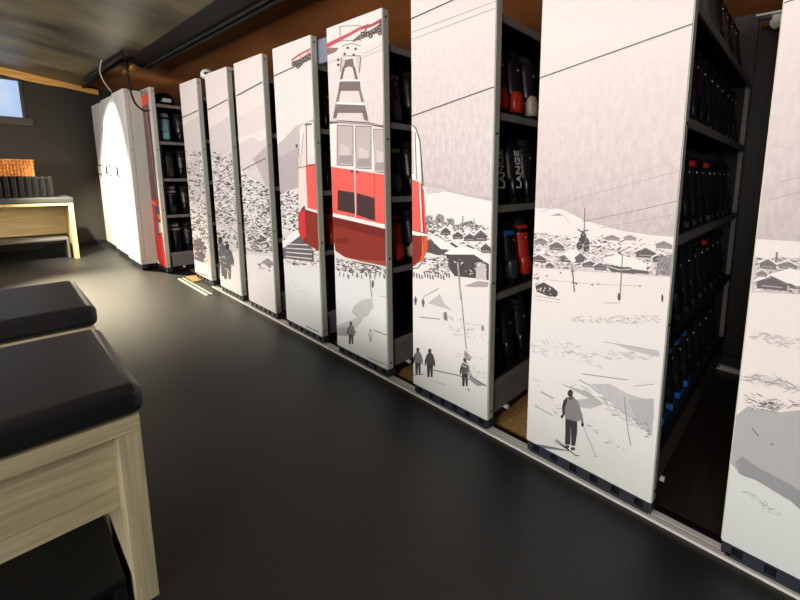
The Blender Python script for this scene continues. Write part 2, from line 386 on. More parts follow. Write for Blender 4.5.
def mural6(p):
    p.full(SKY)
    p.poly([(270, 150), (283, 140), (296, 126), (316, 118), (320, 160), (320, 200), (278, 200)], (204, 196, 198), .1)
    p.poly([(270, 158), (283, 156), (300, 147), (320, 140), (320, 200), (276, 200)], (190, 181, 185), .15)
    p.poly([(276, 194), (298, 188), (318, 186), (320, 300), (286, 300)], (238, 234, 234), .3)
    p.strokes([(279, 192), (300, 190), (302, 232), (282, 230)], 240, 61, (1.5, 4.5), ((74, 70, 74), (124, 120, 124), (246, 243, 242)))
    p.strokes([(282, 236), (322, 252), (322, 270), (284, 262)], 130, 62, (1.5, 4.5), ((74, 70, 74), (120, 116, 120), (246, 243, 242)))
    p.poly([(282, 244), (296, 234), (304, 232), (314, 252), (314, 262), (284, 258)], (104, 100, 104))
    p.poly([(280, 244), (296, 230), (304, 229), (300, 236), (284, 248)], (244, 242, 242))
    for k in range(4): p.line([(286, 244 + k * 4), (312, 245 + k * 4.6)], 1.1, (222, 220, 222))
    p.poly([(284, 264), (324, 270), (326, 345), (288, 322)], SNOWB, .06)
    p.strokes([(290, 280), (315, 284), (312, 300), (292, 294)], 10, 64, (3, 8), ((206, 208, 208),), thick=(.3, .6))
    p.line([(306, 326), (319, 332)], .8, (90, 90, 92))
    # cabin end, drawn into the panel
    p.poly([(300, 128), (305, 123), (312, 122), (325, 119), (325, 178), (300, 178)], (243, 232, 228))
    p.poly([(299, 158), (325, 154), (325, 210), (299, 215)], (240, 222, 216))
    p.poly([(306, 165), (307.6, 164.5), (325, 163), (325, 212), (308, 208)], RED)
    p.poly([(302, 138), (306, 126), (306, 164), (300, 170)], (232, 220, 216))
    p.line([(306.7, 124), (307.2, 165)], .9, (80, 72, 72)); p.line([(305, 124.5), (312, 124)], 1.6, (70, 66, 66)); p.line([(298, 168), (325, 163)], .8, (80, 74, 74))
    p.line([(300, 168), (304, 134)], .5, (150, 142, 140))
    p.poly([(298.5, 214), (304, 206), (309, 208), (325, 213), (325, 254), (312, 247), (304, 242), (299, 232)], BR)
    p.poly([(298.5, 216), (302, 210), (305, 210), (306, 236), (303, 240), (299.5, 230)], (214, 60, 64))
    p.poly([(305.5, 207), (325, 213), (325, 215.5), (305.5, 209.2)], (250, 240, 236))
    p.line([(300.5, 212), (303, 207.5), (304, 213)], .7, (70, 60, 62)); p.line([(296, 146), (298, 146)], 3.4, (90, 84, 84))
    # pulley bogie and rope on the upper edge
    p.line([(271.5, 77.5), (293, 67.5), (312, 58.5)], 1.1, (80, 74, 74))
    p.line([(292, 60.5), (300, 54.5), (312, 48.5)], 1.8, (196, 104, 104))
    p.poly([(292, 62), (300, 59), (308, 54), (312, 52), (312, 59), (304, 63), (299, 69), (296, 66), (292, 66)], (112, 104, 104))
    for x, y in ((294, 64), (299, 62), (305, 59), (310, 57), (298, 67)): p.ell(x, y, 1.6, 1.9, (66, 60, 62)); p.ell(x, y, .7, .8, (200, 190, 190))
    p.line([(300, 55), (303, 60)], 1, (196, 104, 104)); p.line([(308, 51), (309, 57)], 1, (196, 104, 104))
def mural7(p):
    p.full(SKY)
    p.grad([(322, 60), (392, 36)], [(326, 250), (392, 262)], (242, 232, 230), (214, 204, 205), .14, .4, 12)
    p.poly([(334, 240), (392, 262), (392, 300), (334, 300)], (238, 234, 234), .3)
    p.strokes([(336, 258), (350, 262), (352, 272), (337, 270)], 70, 71, (1.5, 4), ((84, 80, 84), (120, 116, 120), (240, 238, 238)))
    p.strokes([(345, 262), (388, 268), (388, 275), (350, 276)], 160, 72, (1.5, 4.5), ((74, 72, 76), (120, 116, 120), (240, 238, 238)))
    p.poly([(334, 270), (350, 273), (392, 274), (392, 372), (336, 352)], SNOWB, .05)
    for k in range(16):
        x = 340 + k * 3.0 + (k * 7 % 3); p.line([(x, 272 + (k * 5 % 4)), (x, 276 + (k * 5 % 4))], .9, (90, 88, 92))
    p.line([(366, 264), (370, 276), (372, 297)], .8, (110, 108, 110))
    p.ell(373, 284, 1.2, 4, (90, 88, 90)); p.line([(380, 296), (388, 297)], .8, (190, 190, 190))
    p.poly([(354, 306), (362, 300), (372, 298), (374, 306), (368, 316), (358, 318), (352, 312)], (200, 203, 204), .25)
    p.poly([(336, 326), (346, 322), (356, 318), (368, 312), (360, 324), (350, 334), (338, 334)], (206, 209, 209), .3)
    p.poly([(336, 328), (348, 327), (358, 332), (346, 336), (337, 335)], (176, 180, 182), .3)
    skier(p, 351.5, 344, 23, (120, 120, 124), (62, 60, 62)); skier(p, 371, 342, 13, (205, 207, 207), (170, 172, 172))
    p.line([(374, 330), (387, 335)], .7, (80, 80, 82)); p.line([(370, 358), (384, 364)], .7, (150, 150, 150)); p.line([(368, 357), (387, 365)], .4, (120, 120, 120))
    # red overhead bar and dark bogie
    p.poly([(324, 45), (350, 32.6), (361, 26.5), (361, 29.5), (350, 36), (325, 49.5)], (203, 92, 104))
    p.poly([(361, 26.5), (372, 24), (382, 18), (384, 21), (372, 27), (361, 30)], (176, 90, 94))
    p.line([(368, 24), (366, 30), (362, 36)], 1.6, (176, 90, 94))
    p.poly([(352, 41), (362, 33), (372, 30), (381, 23), (384, 26), (382, 32), (372, 35), (362, 39), (354, 42)], (120, 110, 106))
    for x, y in ((363, 34), (368, 34.5), (374, 31), (379, 30.5), (382, 24), (371, 36), (380, 33)): p.ell(x, y, 2.1, 2.4, (74, 64, 62)); p.ell(x, y, .9, 1, (190, 176, 170))
    p.poly([(324, 50), (330, 47.5), (339, 48), (336, 52), (326, 56)], (150, 120, 112))
    p.line([(327, 64), (341, 58)], .5, (180, 170, 168)); p.line([(364, 54), (384, 44)], .6, (190, 180, 178)); p.line([(362, 58), (384, 49)], .6, (190, 180, 178))
    p.line([(340, 26.5), (361, 25.5)], .7, (140, 126, 124)); p.line([(340, 26.5), (340.5, 42)], .7, (150, 136, 134)); p.line([(361, 26), (361, 42)], .6, (170, 156, 154)); p.line([(340.5, 41), (361, 40)], .7, (140, 126, 124))
    # hanger: white crosspiece, trapezoid ladder
    p.poly([(342, 46), (352, 43), (361, 46), (361, 56), (356, 58), (345, 58), (342, 54)], (238, 230, 226))
    p.line([(342, 46), (352, 43.5), (361, 46)], .7, (110, 100, 98)); p.line([(343, 56), (361, 56)], .8, (110, 100, 98))
    for x, y in ((348, 48), (356, 49), (345, 54), (354, 55), (338.5, 60), (338.5, 65)): p.ell(x, y, 1.3, 1.4, (92, 82, 80))
    p.poly([(345.5, 60), (353, 58.5), (354.5, 68), (349, 66.5), (343.5, 69)], (128, 116, 114))
    p.poly([(341.5, 57), (345, 59), (343, 68), (341, 73), (340, 66)], (214, 204, 200)); p.line([(341.8, 58), (340.6, 72)], .7, (110, 100, 98))
    p.poly([(356, 57), (361, 56), (360.5, 64), (359.5, 73), (357, 66)], (214, 204, 200)); p.line([(361, 57), (359.6, 73)], .7, (110, 100, 98))
    p.poly([(343.2, 67), (345.6, 66), (342.2, 80), (340.2, 80)], (120, 108, 106)); p.poly([(352.6, 66), (355.2, 67), (358.2, 80), (355.6, 80)], (120, 108, 106))
    p.poly([(340, 81.5), (360, 81.5), (361, 91), (338.6, 91)], (128, 116, 115)); p.line([(340, 80.4), (360.6, 80.4)], 1.8, (250, 244, 240))
    p.poly([(338.6, 91), (341, 91), (338.4, 102), (336.2, 102)], (140, 128, 127)); p.poly([(359, 91), (361.2, 91), (364.2, 102), (361.6, 102)], (140, 128, 127))
    p.poly([(337.4, 104), (364, 105), (367.6, 121), (364.4, 120), (362.6, 113), (338, 113), (336.4, 118.5), (334, 118)], (128, 116, 115))
    p.line([(336, 103.2), (365, 104.2)], 2, (250, 244, 240)); p.line([(336.6, 103), (333.6, 119)], .8, (120, 108, 106)); p.line([(364.8, 105), (368, 121)], .8, (120, 108, 106))
    # cabin front
    p.poly([(328, 124), (392, 129), (392, 176), (329, 166)], (246, 236, 231))
    p.line([(328, 122.8), (340, 121.6), (368, 123.5), (392, 128)], 2.6, (104, 92, 92)); p.line([(330, 121), (390, 125.6)], .8, (200, 188, 186))
    p.poly([(330, 166), (392, 174), (392, 229), (333, 216)], RED)
    for (a, b, c, e) in ((337.5, 353.5, 125.3, 165), (356, 371.5, 126, 168), (374, 392, 129, 172)):
        p.poly([(a, c), (b, c + .7), (b, e + 1), (a, e)], (196, 184, 184))
        p.poly([(a + 2, e - 9), (b - 1, e - 10), (b - 1, e - 1), (a + 1, e - 2)], (168, 156, 158)); p.poly([(a + 3, e - 22), (b - 3, e - 17), (b - 3, e - 10), (a + 3, e - 10)], (214, 202, 202))
        p.line([(a, c), (b, c + .7), (b, e + 1), (a, e), (a, c)], .7, (92, 82, 82))
    p.line([(334.4, 125), (335.4, 167)], 1.4, (252, 246, 243)); p.line([(354.8, 126), (356, 217)], 1.3, (250, 240, 236)); p.line([(372.6, 128), (374, 172)], 1.6, (250, 242, 238))
    p.line([(330, 166), (392, 175)], 1.0, (250, 240, 236)); p.line([(355.4, 170), (356.6, 217)], .5, (120, 50, 50))
    p.poly([(338, 190), (355, 192.5), (355.6, 214), (338, 210)], (70, 50, 52)); p.poly([(357.2, 193), (375, 198), (375.4, 221), (357.4, 215)], (70, 50, 52))
    p.ell(352.4, 171.2, 1.1, 1.6, (92, 50, 52)); p.ell(357.4, 171.8, 1.1, 1.6, (92, 50, 52))
    p.line([(374.6, 172), (375.6, 222)], .6, (190, 66, 62))
    p.poly([(333, 213), (345, 215.5), (392, 226), (392, 230), (345, 219), (333, 216.4)], (250, 242, 238))
    p.poly([(333, 216.6), (345, 219.4), (392, 230.5), (392, 268), (380, 265), (360, 261), (345, 257), (336, 251), (334, 240)], BR)
    p.poly([(334, 217.5), (345, 220), (392, 231), (392, 240), (345, 228), (334, 225)], (118, 40, 34)); p.poly([(350, 258), (392, 262), (392, 268), (380, 265), (360, 261)], (166, 74, 62))
    p.poly([(336, 238), (350, 238), (348, 244), (336, 243)], (120, 42, 36))
    p.line([(352, 261.5), (376, 266), (381, 269)], 1, (60, 50, 52))
def mural8(p):
    p.full((241, 230, 228), .06)
    p.grad([(408, 36), (430, 24), (455, 22), (500, 4)], [(408, 182), (430, 186), (456, 194), (500, 206)], (244, 234, 232), (221, 211, 212), .10, .48, 22)
    p.poly([(424, 182), (440, 184), (456, 192), (470, 195), (486, 196), (500, 203), (500, 400), (408, 400), (408, 190)], (243, 238, 236), .04)
    p.poly([(424, 182), (440, 184), (456, 192), (470, 194), (500, 198), (500, 203), (470, 197), (440, 190), (424, 187)], (206, 198, 200), .3)
    p.poly([(426, 186), (450, 190), (438, 193), (426, 194)], (214, 206, 206), .1)
    # tree line and village
    for k, (x, y, r) in enumerate(((429, 219, 3.5), (430, 226, 4), (436, 224, 4), (440, 219, 4.5), (444, 226, 4), (451, 222, 3.6), (456, 228, 3.2), (434, 230, 4), (446, 232, 3.5), (463, 226, 3), (467, 225, 3), (471, 224, 3), (476, 228, 3), (481, 228, 3))):
        p.ell(x, y, r, r * 1.1, (150, 145, 147)); p.strokes([(x - r, y - r), (x + r, y - r), (x + r, y + r), (x - r, y + r)], 14, 800 + k, (1, 3), ((80, 76, 80), (200, 196, 196)))
    p.line([(463, 216), (463, 226)], 1, (110, 104, 106)); p.line([(474, 219), (476, 228)], .8, (130, 124, 126))
    p.strokes([(426, 222), (488, 228), (489, 256), (424, 240)], 330, 81, (1.5, 4.5), ((82, 78, 82), (120, 116, 118), (246, 243, 242), (250, 248, 246)))
    for x, y, w, h in ((446, 235, 9, 7), (458, 239, 10, 7), (470, 241, 11, 7), (481, 241, 12, 10), (437, 246, 16, 11), (486, 253, 10, 9), (468, 251, 12, 6), (452, 252, 14, 9)): p.house(x, y, w, h, (96, 92, 95))
    p.poly([(428, 240), (441, 248), (455, 250), (452, 256), (437, 255), (427, 252)], (92, 88, 92)); p.poly([(428, 236), (438, 236), (455, 247), (455, 250), (441, 249)], (246, 243, 242))
    p.poly([(446, 254), (452, 253), (474, 253), (489, 263), (489, 280), (474, 278), (455, 276), (449, 268)], (86, 80, 82))
    p.poly([(444, 254), (452, 248), (466, 246), (482, 252), (489, 259), (489, 264), (474, 254.5), (452, 254.5)], (248, 245, 243))
    p.strokes([(452, 258), (486, 262), (486, 276), (456, 274)], 40, 82, (1, 3), ((150, 144, 146), (60, 56, 58), (235, 230, 230)))
    p.poly([(438, 258), (442, 254), (449, 262), (448, 268), (440, 268)], (214, 210, 210)); p.strokes([(424, 258), (450, 258), (450, 276), (424, 272)], 130, 83, (1.5, 4.5), ((84, 80, 84), (140, 136, 138), (246, 243, 242)))
    p.poly([(477, 262), (486, 264), (487, 280), (476, 279)], (206, 202, 202)); p.strokes([(474, 262), (488, 264), (488, 282), (474, 280)], 26, 84, (1, 4), ((86, 82, 84), (246, 243, 242)), slope=1.5)
    for k in range(14):
        x = 414 + k * 2.7; y = 272 + (k * 5 % 4); p.line([(x, y), (x + .6, y + 5)], 1, (90, 86, 90))
    # piste
    p.grad([(408, 278), (500, 284)], [(408, 400), (500, 430)], (242, 238, 236), SNOWB, .04, .05, 10)
    p.poly([(424, 296), (440, 287), (438, 290), (422, 298)], (188, 184, 186)); p.poly([(428, 303), (440, 294), (444, 303), (452, 310), (438, 306)], (206, 203, 204), .2)
    p.line([(420, 317), (440, 319)], 1.2, (170, 168, 168)); p.poly([(464, 286), (478, 281), (489, 282), (488, 287), (472, 287)], (176, 170, 172))
    p.strokes([(440, 312), (486, 326), (486, 344), (444, 332)], 55, 85, (2, 7), ((212, 212, 212), (190, 190, 192)), slope=.2, thick=(.3, .9))
    p.poly([(444, 312), (447, 312), (448, 321), (444, 319)], (130, 126, 128)); p.ell(483, 328, 1.5, 3, (150, 148, 150))
    p.line([(457.6, 262), (462, 300), (466.8, 350)], 1.0, (140, 136, 134)); p.poly([(457, 262), (459, 262), (462, 300), (460.6, 300)], (170, 166, 162))
    skier(p, 416, 305, 9); skier(p, 423.6, 307, 9)
    skier(p, 418.5, 374, 27, (118, 116, 118)); skier(p, 430.5, 377, 29, (80, 78, 80)); skier(p, 465.5, 386, 29, (96, 94, 96))
    p.line([(412, 375), (424, 374)], .8, (90, 88, 90)); p.line([(434, 370), (458, 375), (472, 380)], .9, (90, 88, 90)); p.poly([(465, 350), (472, 357), (470, 361), (464, 358)], (150, 148, 148))
    p.poly([(468, 366), (474, 378), (486, 385), (478, 386), (470, 380)], (164, 164, 166), .3); p.line([(470, 376), (487, 386)], 1.2, (120, 120, 122)); p.line([(468, 388), (470, 391)], 1, (80, 80, 80))
    p.strokes([(452, 348), (488, 352), (488, 378), (470, 378)], 30, 86, (3, 8), ((210, 212, 212), (226, 228, 228)), slope=.3, thick=(.5, 1.5)); p.line([(430, 380), (446, 385)], .8, (190, 192, 192))
    # ropes
    p.line([(411, 19.2), (456, -1)], 1.1, (70, 60, 60)); p.line([(411, 33), (497, 1)], .6, (190, 178, 175)); p.line([(411, 40), (496, 8)], .6, (190, 178, 175)); p.line([(411, 116.6), (494, 87)], 1.2, (100, 92, 94))
    # cabin corner reaching in from the left
    p.poly([(408, 122), (414, 124), (420, 140), (422, 184), (408, 180)], (246, 236, 232)); p.line([(411.5, 124), (416, 128), (420, 140), (423.5, 186)], 1.0, (96, 86, 86)); p.poly([(409, 130), (413.6, 131), (414.6, 174), (409, 172)], (214, 204, 202)); p.line([(415.4, 132), (417, 180)], 1, (120, 110, 108))
    p.poly([(408, 178), (419.6, 182), (424, 190), (426.6, 234), (408, 231)], RED); p.poly([(420.4, 182), (422.5, 184), (425.4, 233), (423.2, 233)], (196, 48, 52))
    p.line([(420, 182), (422.4, 232)], 1.3, (252, 244, 240))
    p.poly([(408, 234), (427, 236), (428, 248), (424, 258), (414, 266), (408, 268)], BR); p.poly([(424.5, 236), (428, 238), (428, 250), (423, 260), (419, 263), (423, 252)], (226, 96, 52)); p.line([(423, 236), (422.6, 258)], .9, (226, 130, 100))
    p.poly([(408, 229.6), (418, 231.6), (430, 234), (430, 236), (418, 235.6), (408, 234)], (250, 242, 238)); p.line([(412, 230), (430, 234.4)], .6, (90, 70, 70))
    p.line([(408, 269), (418, 268), (426, 258)], .9, (70, 60, 62))
def mural9(p):
    p.full((248, 236, 232), .04)
    p.grad([(525, 40), (600, 28), (650, 20), (700, 10)], [(525, 212), (600, 228), (650, 238), (700, 246)], (248, 238, 235), (219, 207, 208), .04, .46, 26)
    p.poly([(525, 208), (560, 209), (585, 221), (622, 231), (650, 235), (700, 239), (700, 520), (520, 460)], (244, 238, 236), .03)
    p.poly([(549, 216), (558, 213), (562, 216), (554, 216)], (176, 168, 170)); p.line([(561, 213), (570, 224)], .6, (190, 184, 184))
    p.line([(540, 212), (585, 196), (600, 192), (690, 168)], .5, (176, 166, 168)); p.line([(585, 221), (630, 212), (690, 198)], .7, (150, 140, 144)); p.line([(600, 228), (690, 212)], .5, (180, 170, 172)); p.line([(545, 202), (690, 156)], .4, (196, 186, 186))
    # village
    tn = ((104, 98, 101), (150, 143, 146), (246, 241, 239), (250, 247, 245))
    p.poly([(528, 232), (556, 236), (584, 244), (622, 250), (670, 250), (680, 262), (680, 278), (560, 270), (528, 268)], (228, 221, 221), .35)
    p.strokes([(530, 232), (600, 240), (600, 270), (530, 268)], 330, 91, (2, 6), tn); p.strokes([(596, 234), (672, 244), (668, 274), (600, 272)], 300, 92, (2, 7), tn)
    for x, y, w, h, dk in ((556, 250, 14, 8, 120), (540, 244, 12, 6, 140), (538, 262, 14, 7, 110), (572, 262, 24, 10, 112), (549, 268, 8, 5, 110), (590, 267, 16, 6, 110), (612, 240, 14, 5, 150), (630, 240, 12, 5, 160), (613, 262, 22, 8, 130), (646, 257, 20, 9, 106), (661, 262, 16, 8, 100), (600, 270, 12, 7, 120), (664, 248, 16, 7, 150)): p.house(x, y, w, h, (dk, dk - 5, dk - 2), sl=.06)
    p.poly([(562, 254), (576, 250), (586, 256), (572, 263)], (247, 243, 241)); p.poly([(574, 258), (580, 253), (586, 258), (580, 262), (576, 262)], (110, 105, 108))
    p.poly([(602, 258), (618, 254), (640, 260), (647, 264), (647, 268), (618, 266), (603, 262)], (248, 244, 242)); p.poly([(603, 264), (622, 267), (648, 269), (634, 274), (612, 272)], (106, 100, 103)); p.line([(606, 266), (620, 270), (634, 269)], .9, (225, 220, 218))
    p.poly([(630, 266), (648, 268), (648, 274), (631, 273)], (110, 105, 108)); p.poly([(628, 264), (645, 266), (648, 271), (632, 269)], (247, 243, 241))
    p.poly([(658, 258), (672, 254), (670, 276), (656, 274)], (160, 153, 156), .3); p.strokes([(656, 256), (672, 254), (669, 276), (656, 275)], 40, 95, (1, 4), ((120, 114, 116), (190, 184, 186)))
    for x, y in ((583, 236), (581, 241), (586, 242), (579, 246), (586, 248)): p.ell(x, y, 3, 4, (84, 78, 82)); p.strokes([(x - 3, y - 3), (x + 3, y - 3), (x + 3, y + 4), (x - 3, y + 4)], 6, int(x * 3 + y), (1, 3), ((60, 56, 60), (180, 174, 176)))
    p.line([(584.5, 208), (583.6, 236)], .9, (130, 122, 124)); p.line([(577, 229), (581, 232), (588, 230)], 1.3, (110, 102, 105)); p.line([(582, 221), (587, 221)], .8, (150, 140, 142))
    p.strokes([(600, 250), (610, 252), (606, 256), (598, 254)], 8, 96, (1, 4), tn)
    p.poly([(534, 317 - 2), (534, 284), (543, 283), (556, 289), (558, 294), (554, 297), (542, 293), (534, 289)], (104, 99, 102)) if False else None
    p.poly([(534, 284), (542, 282), (552, 287), (557, 292), (557, 296), (549, 297), (536, 292)], (86, 81, 84)); p.line([(533, 286), (543, 282), (558, 290)], 1.1, (248, 245, 243)); p.strokes([(537, 286), (551, 289), (551, 296), (537, 291)], 16, 97, (1, 3), ((210, 206, 206), (60, 56, 58)))
    p.strokes([(531, 272), (540, 272), (538, 281), (531, 279)], 18, 98, (1, 4), tn); p.line([(534, 296), (560, 300)], .8, (190, 185, 185)); p.ell(554, 296, 2, 1.3, (70, 66, 68))
    p.line([(571.5, 266), (574, 292)], 1.1, (110, 105, 107)); p.line([(570, 272), (575, 271)], .8, (120, 114, 116)); p.line([(571, 283), (577, 283)], .9, (110, 105, 107))
    p.line([(622.5, 255), (620, 295)], 1.0, (130, 125, 126)); p.ell(619, 297, 1.6, 4, (96, 92, 94)); p.line([(604, 303), (620, 303)], .6, (170, 166, 166)); p.ell(662.4, 298, 1, 4, (80, 76, 78))
    p.line([(546, 280), (590, 284), (640, 286)], .4, (176, 172, 172))
    for x, y in ((546, 276), (560, 273), (576, 284), (592, 285), (598, 284), (640, 286)): p.ell(x, y, 1, .8, (110, 106, 108))
    for a, b in (((534, 300), (558, 303)), ((560, 305), (576, 306)), ((560, 308), (590, 309)), ((636, 308), (660, 309))): p.line([a, b], .5, (190, 186, 186))
    # piste, with scratched tracks
    p.grad([(518, 304), (700, 306)], [(518, 470), (700, 530)], (243, 238, 236), SNOWB, .03, .05, 14)
    p.strokes([(571, 317), (660, 314), (659, 324), (574, 322)], 150, 101, (2, 6), ((206, 202, 201), (184, 180, 180), (222, 218, 217)), thick=(.3, 1))
    p.strokes([(532, 340), (568, 340), (604, 368), (530, 352)], 60, 102, (3, 10), ((198, 196, 196), (222, 222, 222)), slope=.5, thick=(.3, 1))
    p.strokes([(570, 350), (655, 352), (654, 360), (580, 358)], 50, 103, (4, 12), ((196, 194, 194), (218, 216, 216)), slope=.12, thick=(.3, 1))
    p.poly([(612, 343), (640, 347), (660, 352), (659, 357), (630, 350)], (206, 203, 202), .15); p.line([(604, 342), (659, 351)], .7, (180, 177, 177))
    p.line([(582, 374), (628, 380)], .9, (150, 148, 148)); p.line([(579, 380), (590, 386), (600, 394)], .9, (150, 150, 150))
    p.poly([(590, 384), (610, 384), (628, 394), (650, 400), (654, 412), (652, 436), (634, 420), (612, 404)], (204, 206, 207), .22)
    p.poly([(628, 400), (654, 398), (654, 416), (652, 432), (644, 424), (634, 414)], (190, 193, 195), .15); p.poly([(576, 400), (592, 398), (604, 404), (590, 409), (578, 407)], (192, 195, 197), .15)
    p.strokes([(560, 382), (600, 390), (652, 434), (620, 420)], 60, 104, (5, 14), ((176, 178, 180), (202, 204, 206)), slope=.45, thick=(.3, 1.1))
    p.poly([(560, 384), (588, 392), (604, 404), (584, 396)], (190, 192, 194), .3); p.line([(634, 386), (654, 384)], .8, (170, 170, 170))
    p.strokes([(612, 412), (640, 418), (640, 424), (614, 420)], 12, 105, (3, 8), ((180, 184, 186),), slope=.3)
    p.strokes([(536, 376), (566, 396), (566, 420), (530, 404)], 14, 106, (3, 9), ((176, 178, 180), (208, 210, 211)), slope=.4, thick=(.3, .9))
    p.line([(540, 392), (553, 399)], 1, (140, 142, 144)); p.line([(534, 406), (552, 416)], .9, (166, 168, 170)); p.strokes([(585, 418), (600, 422), (598, 434), (586, 430)], 8, 107, (3, 6), ((170, 174, 176),), slope=.2, thick=(.4, 1))
    p.strokes([(606, 436), (626, 440), (624, 450), (606, 444)], 8, 108, (3, 6), ((180, 184, 186),), slope=.2, thick=(.4, 1)); p.line([(624, 396), (628, 430), (631, 446)], .9, (150, 152, 152))
    p.strokes([(636, 420), (652, 424), (650, 440), (640, 436)], 10, 109, (3, 8), ((150, 154, 156),), slope=.5)
    # big skier
    J, T = (138, 137, 140), (62, 62, 66)
    p.poly([(525, 443), (545, 446), (560, 449), (572, 452), (545, 449), (525, 445.5)], (120, 128, 130))
    p.poly([(565, 418), (577, 420), (577, 432), (575, 446), (571, 446), (571, 434), (569.5, 445), (564.6, 445), (565, 430)], T); p.line([(570.6, 428), (570, 445)], .8, (150, 150, 152))
    p.poly([(567, 398), (572, 396), (578, 402), (580.6, 410), (580, 420), (577, 422), (565, 419), (564, 410), (564, 402)], J)
    p.poly([(567, 397), (563, 401), (561.6, 408), (562, 416), (564.4, 416), (564.6, 408), (567, 402)], T); p.poly([(579, 408), (582, 414), (583.6, 424), (581.6, 425.6), (580, 420), (577.6, 412)], J)
    p.ell(561.6, 417, 1.3, 1.8, (40, 40, 42)); p.ell(582.4, 425, 1.4, 2, (40, 40, 42)); p.ell(570, 393.6, 2.7, 3.8, (52, 48, 52)); p.line([(567, 394), (573, 392)], 1, (90, 84, 86)); p.poly([(567, 398), (570, 401), (574, 398), (572, 396.4)], (96, 92, 96))
    p.line([(583, 426), (596, 457)], .5, (150, 156, 158)); p.line([(554, 441), (572, 453)], .9, (60, 62, 66)); p.line([(556, 440), (575, 455.5), (579, 456)], .9, (60, 62, 66)); p.ell(567, 447, 2.2, 1.6, (70, 70, 74)); p.ell(572.6, 449, 2.4, 1.7, (70, 70, 74)); p.line([(594, 457), (597, 456)], .6, (150, 156, 158))
    p.line([(538, 78), (694, 23.5)], 1.1, (112, 98, 98))
def mural10(p):
    p.full((249, 238, 234), .04)
    p.grad([(740, 20), (840, -20)], [(740, 240), (840, 246)], (249, 238, 235), (216, 205, 206), .04, .42, 24)
    p.poly([(740, 238), (840, 244), (840, 640), (700, 560)], (244, 238, 235), .03)
    tn = ((120, 113, 116), (160, 152, 155), (246, 241, 239))
    p.poly([(750, 258), (800, 258), (830, 264), (830, 296), (752, 292)], (224, 216, 216), .35); p.strokes([(756, 258), (806, 258), (806, 294), (754, 290)], 260, 111, (2, 7), tn)
    for x, y, w, h, dk in ((768, 268, 16, 9, 124), (788, 268, 18, 7, 140), (772, 288, 30, 12, 112), (797, 288, 16, 8, 130), (762, 276, 10, 6, 140)): p.house(x, y, w, h, (dk, dk - 5, dk - 3), sl=.1)
    p.poly([(770, 274), (790, 268), (806, 272), (812, 286), (796, 286), (784, 280)], (249, 245, 243)); p.line([(770, 276), (796, 288)], 1.4, (110, 104, 106)); p.line([(777, 252), (776, 262)], 2, (130, 122, 124))
    p.line([(780, 182), (806, 176)], .6, (170, 160, 162)); p.line([(770, 200), (806, 190)], .7, (180, 170, 172)); p.line([(782, 3.6), (806, -4)], 1.2, (120, 106, 106)); p.line([(770, 146), (806, 150)], .4, (200, 190, 190))
    p.strokes([(750, 330), (806, 340), (806, 352), (750, 338)], 60, 112, (4, 12), ((214, 210, 209), (196, 192, 192)), slope=.1, thick=(.3, 1.2))
    p.strokes([(744, 372), (806, 386), (806, 392), (742, 380)], 50, 113, (8, 22), ((176, 174, 175), (206, 204, 204)), slope=.16, thick=(.4, 1.2))
    p.poly([(735, 416), (748, 406), (780, 412), (815, 408), (815, 520), (780, 494), (756, 480), (740, 474), (730, 462)], (186, 188, 190), .08)
    p.poly([(735, 462), (742, 456), (760, 468), (790, 484), (815, 500), (815, 520), (780, 494), (756, 480), (740, 474)], (158, 162, 165), .12)
    p.strokes([(745, 392), (780, 398), (776, 410), (744, 408)], 60, 114, (3, 9), ((90, 90, 92), (150, 150, 152), (230, 230, 230)), slope=.05, thick=(.3, 1.1)); p.line([(752, 428), (759, 436)], 1.2, (130, 132, 136)); p.ell(772, 444, 1.6, 1.2, (140, 142, 146)); p.strokes([(760, 406), (806, 398), (806, 406), (770, 410)], 20, 115, (6, 14), ((150, 150, 152),), slope=-.1, thick=(.3, .9))
    p.poly([(700, 480), (728, 466), (744, 476), (760, 484), (790, 500), (815, 522), (815, 640), (700, 560)], (224, 232, 229), .03)
    p.strokes([(740, 488), (758, 496), (790, 518), (770, 512)], 34, 116, (3, 10), ((182, 188, 188), (206, 212, 211)), slope=.45, thick=(.4, 1.4))
MURALS = {3: mural3, 4: mural4, 5: mural5, 6: mural6, 7: mural7, 8: mural8, 9: mural9, 10: mural10}

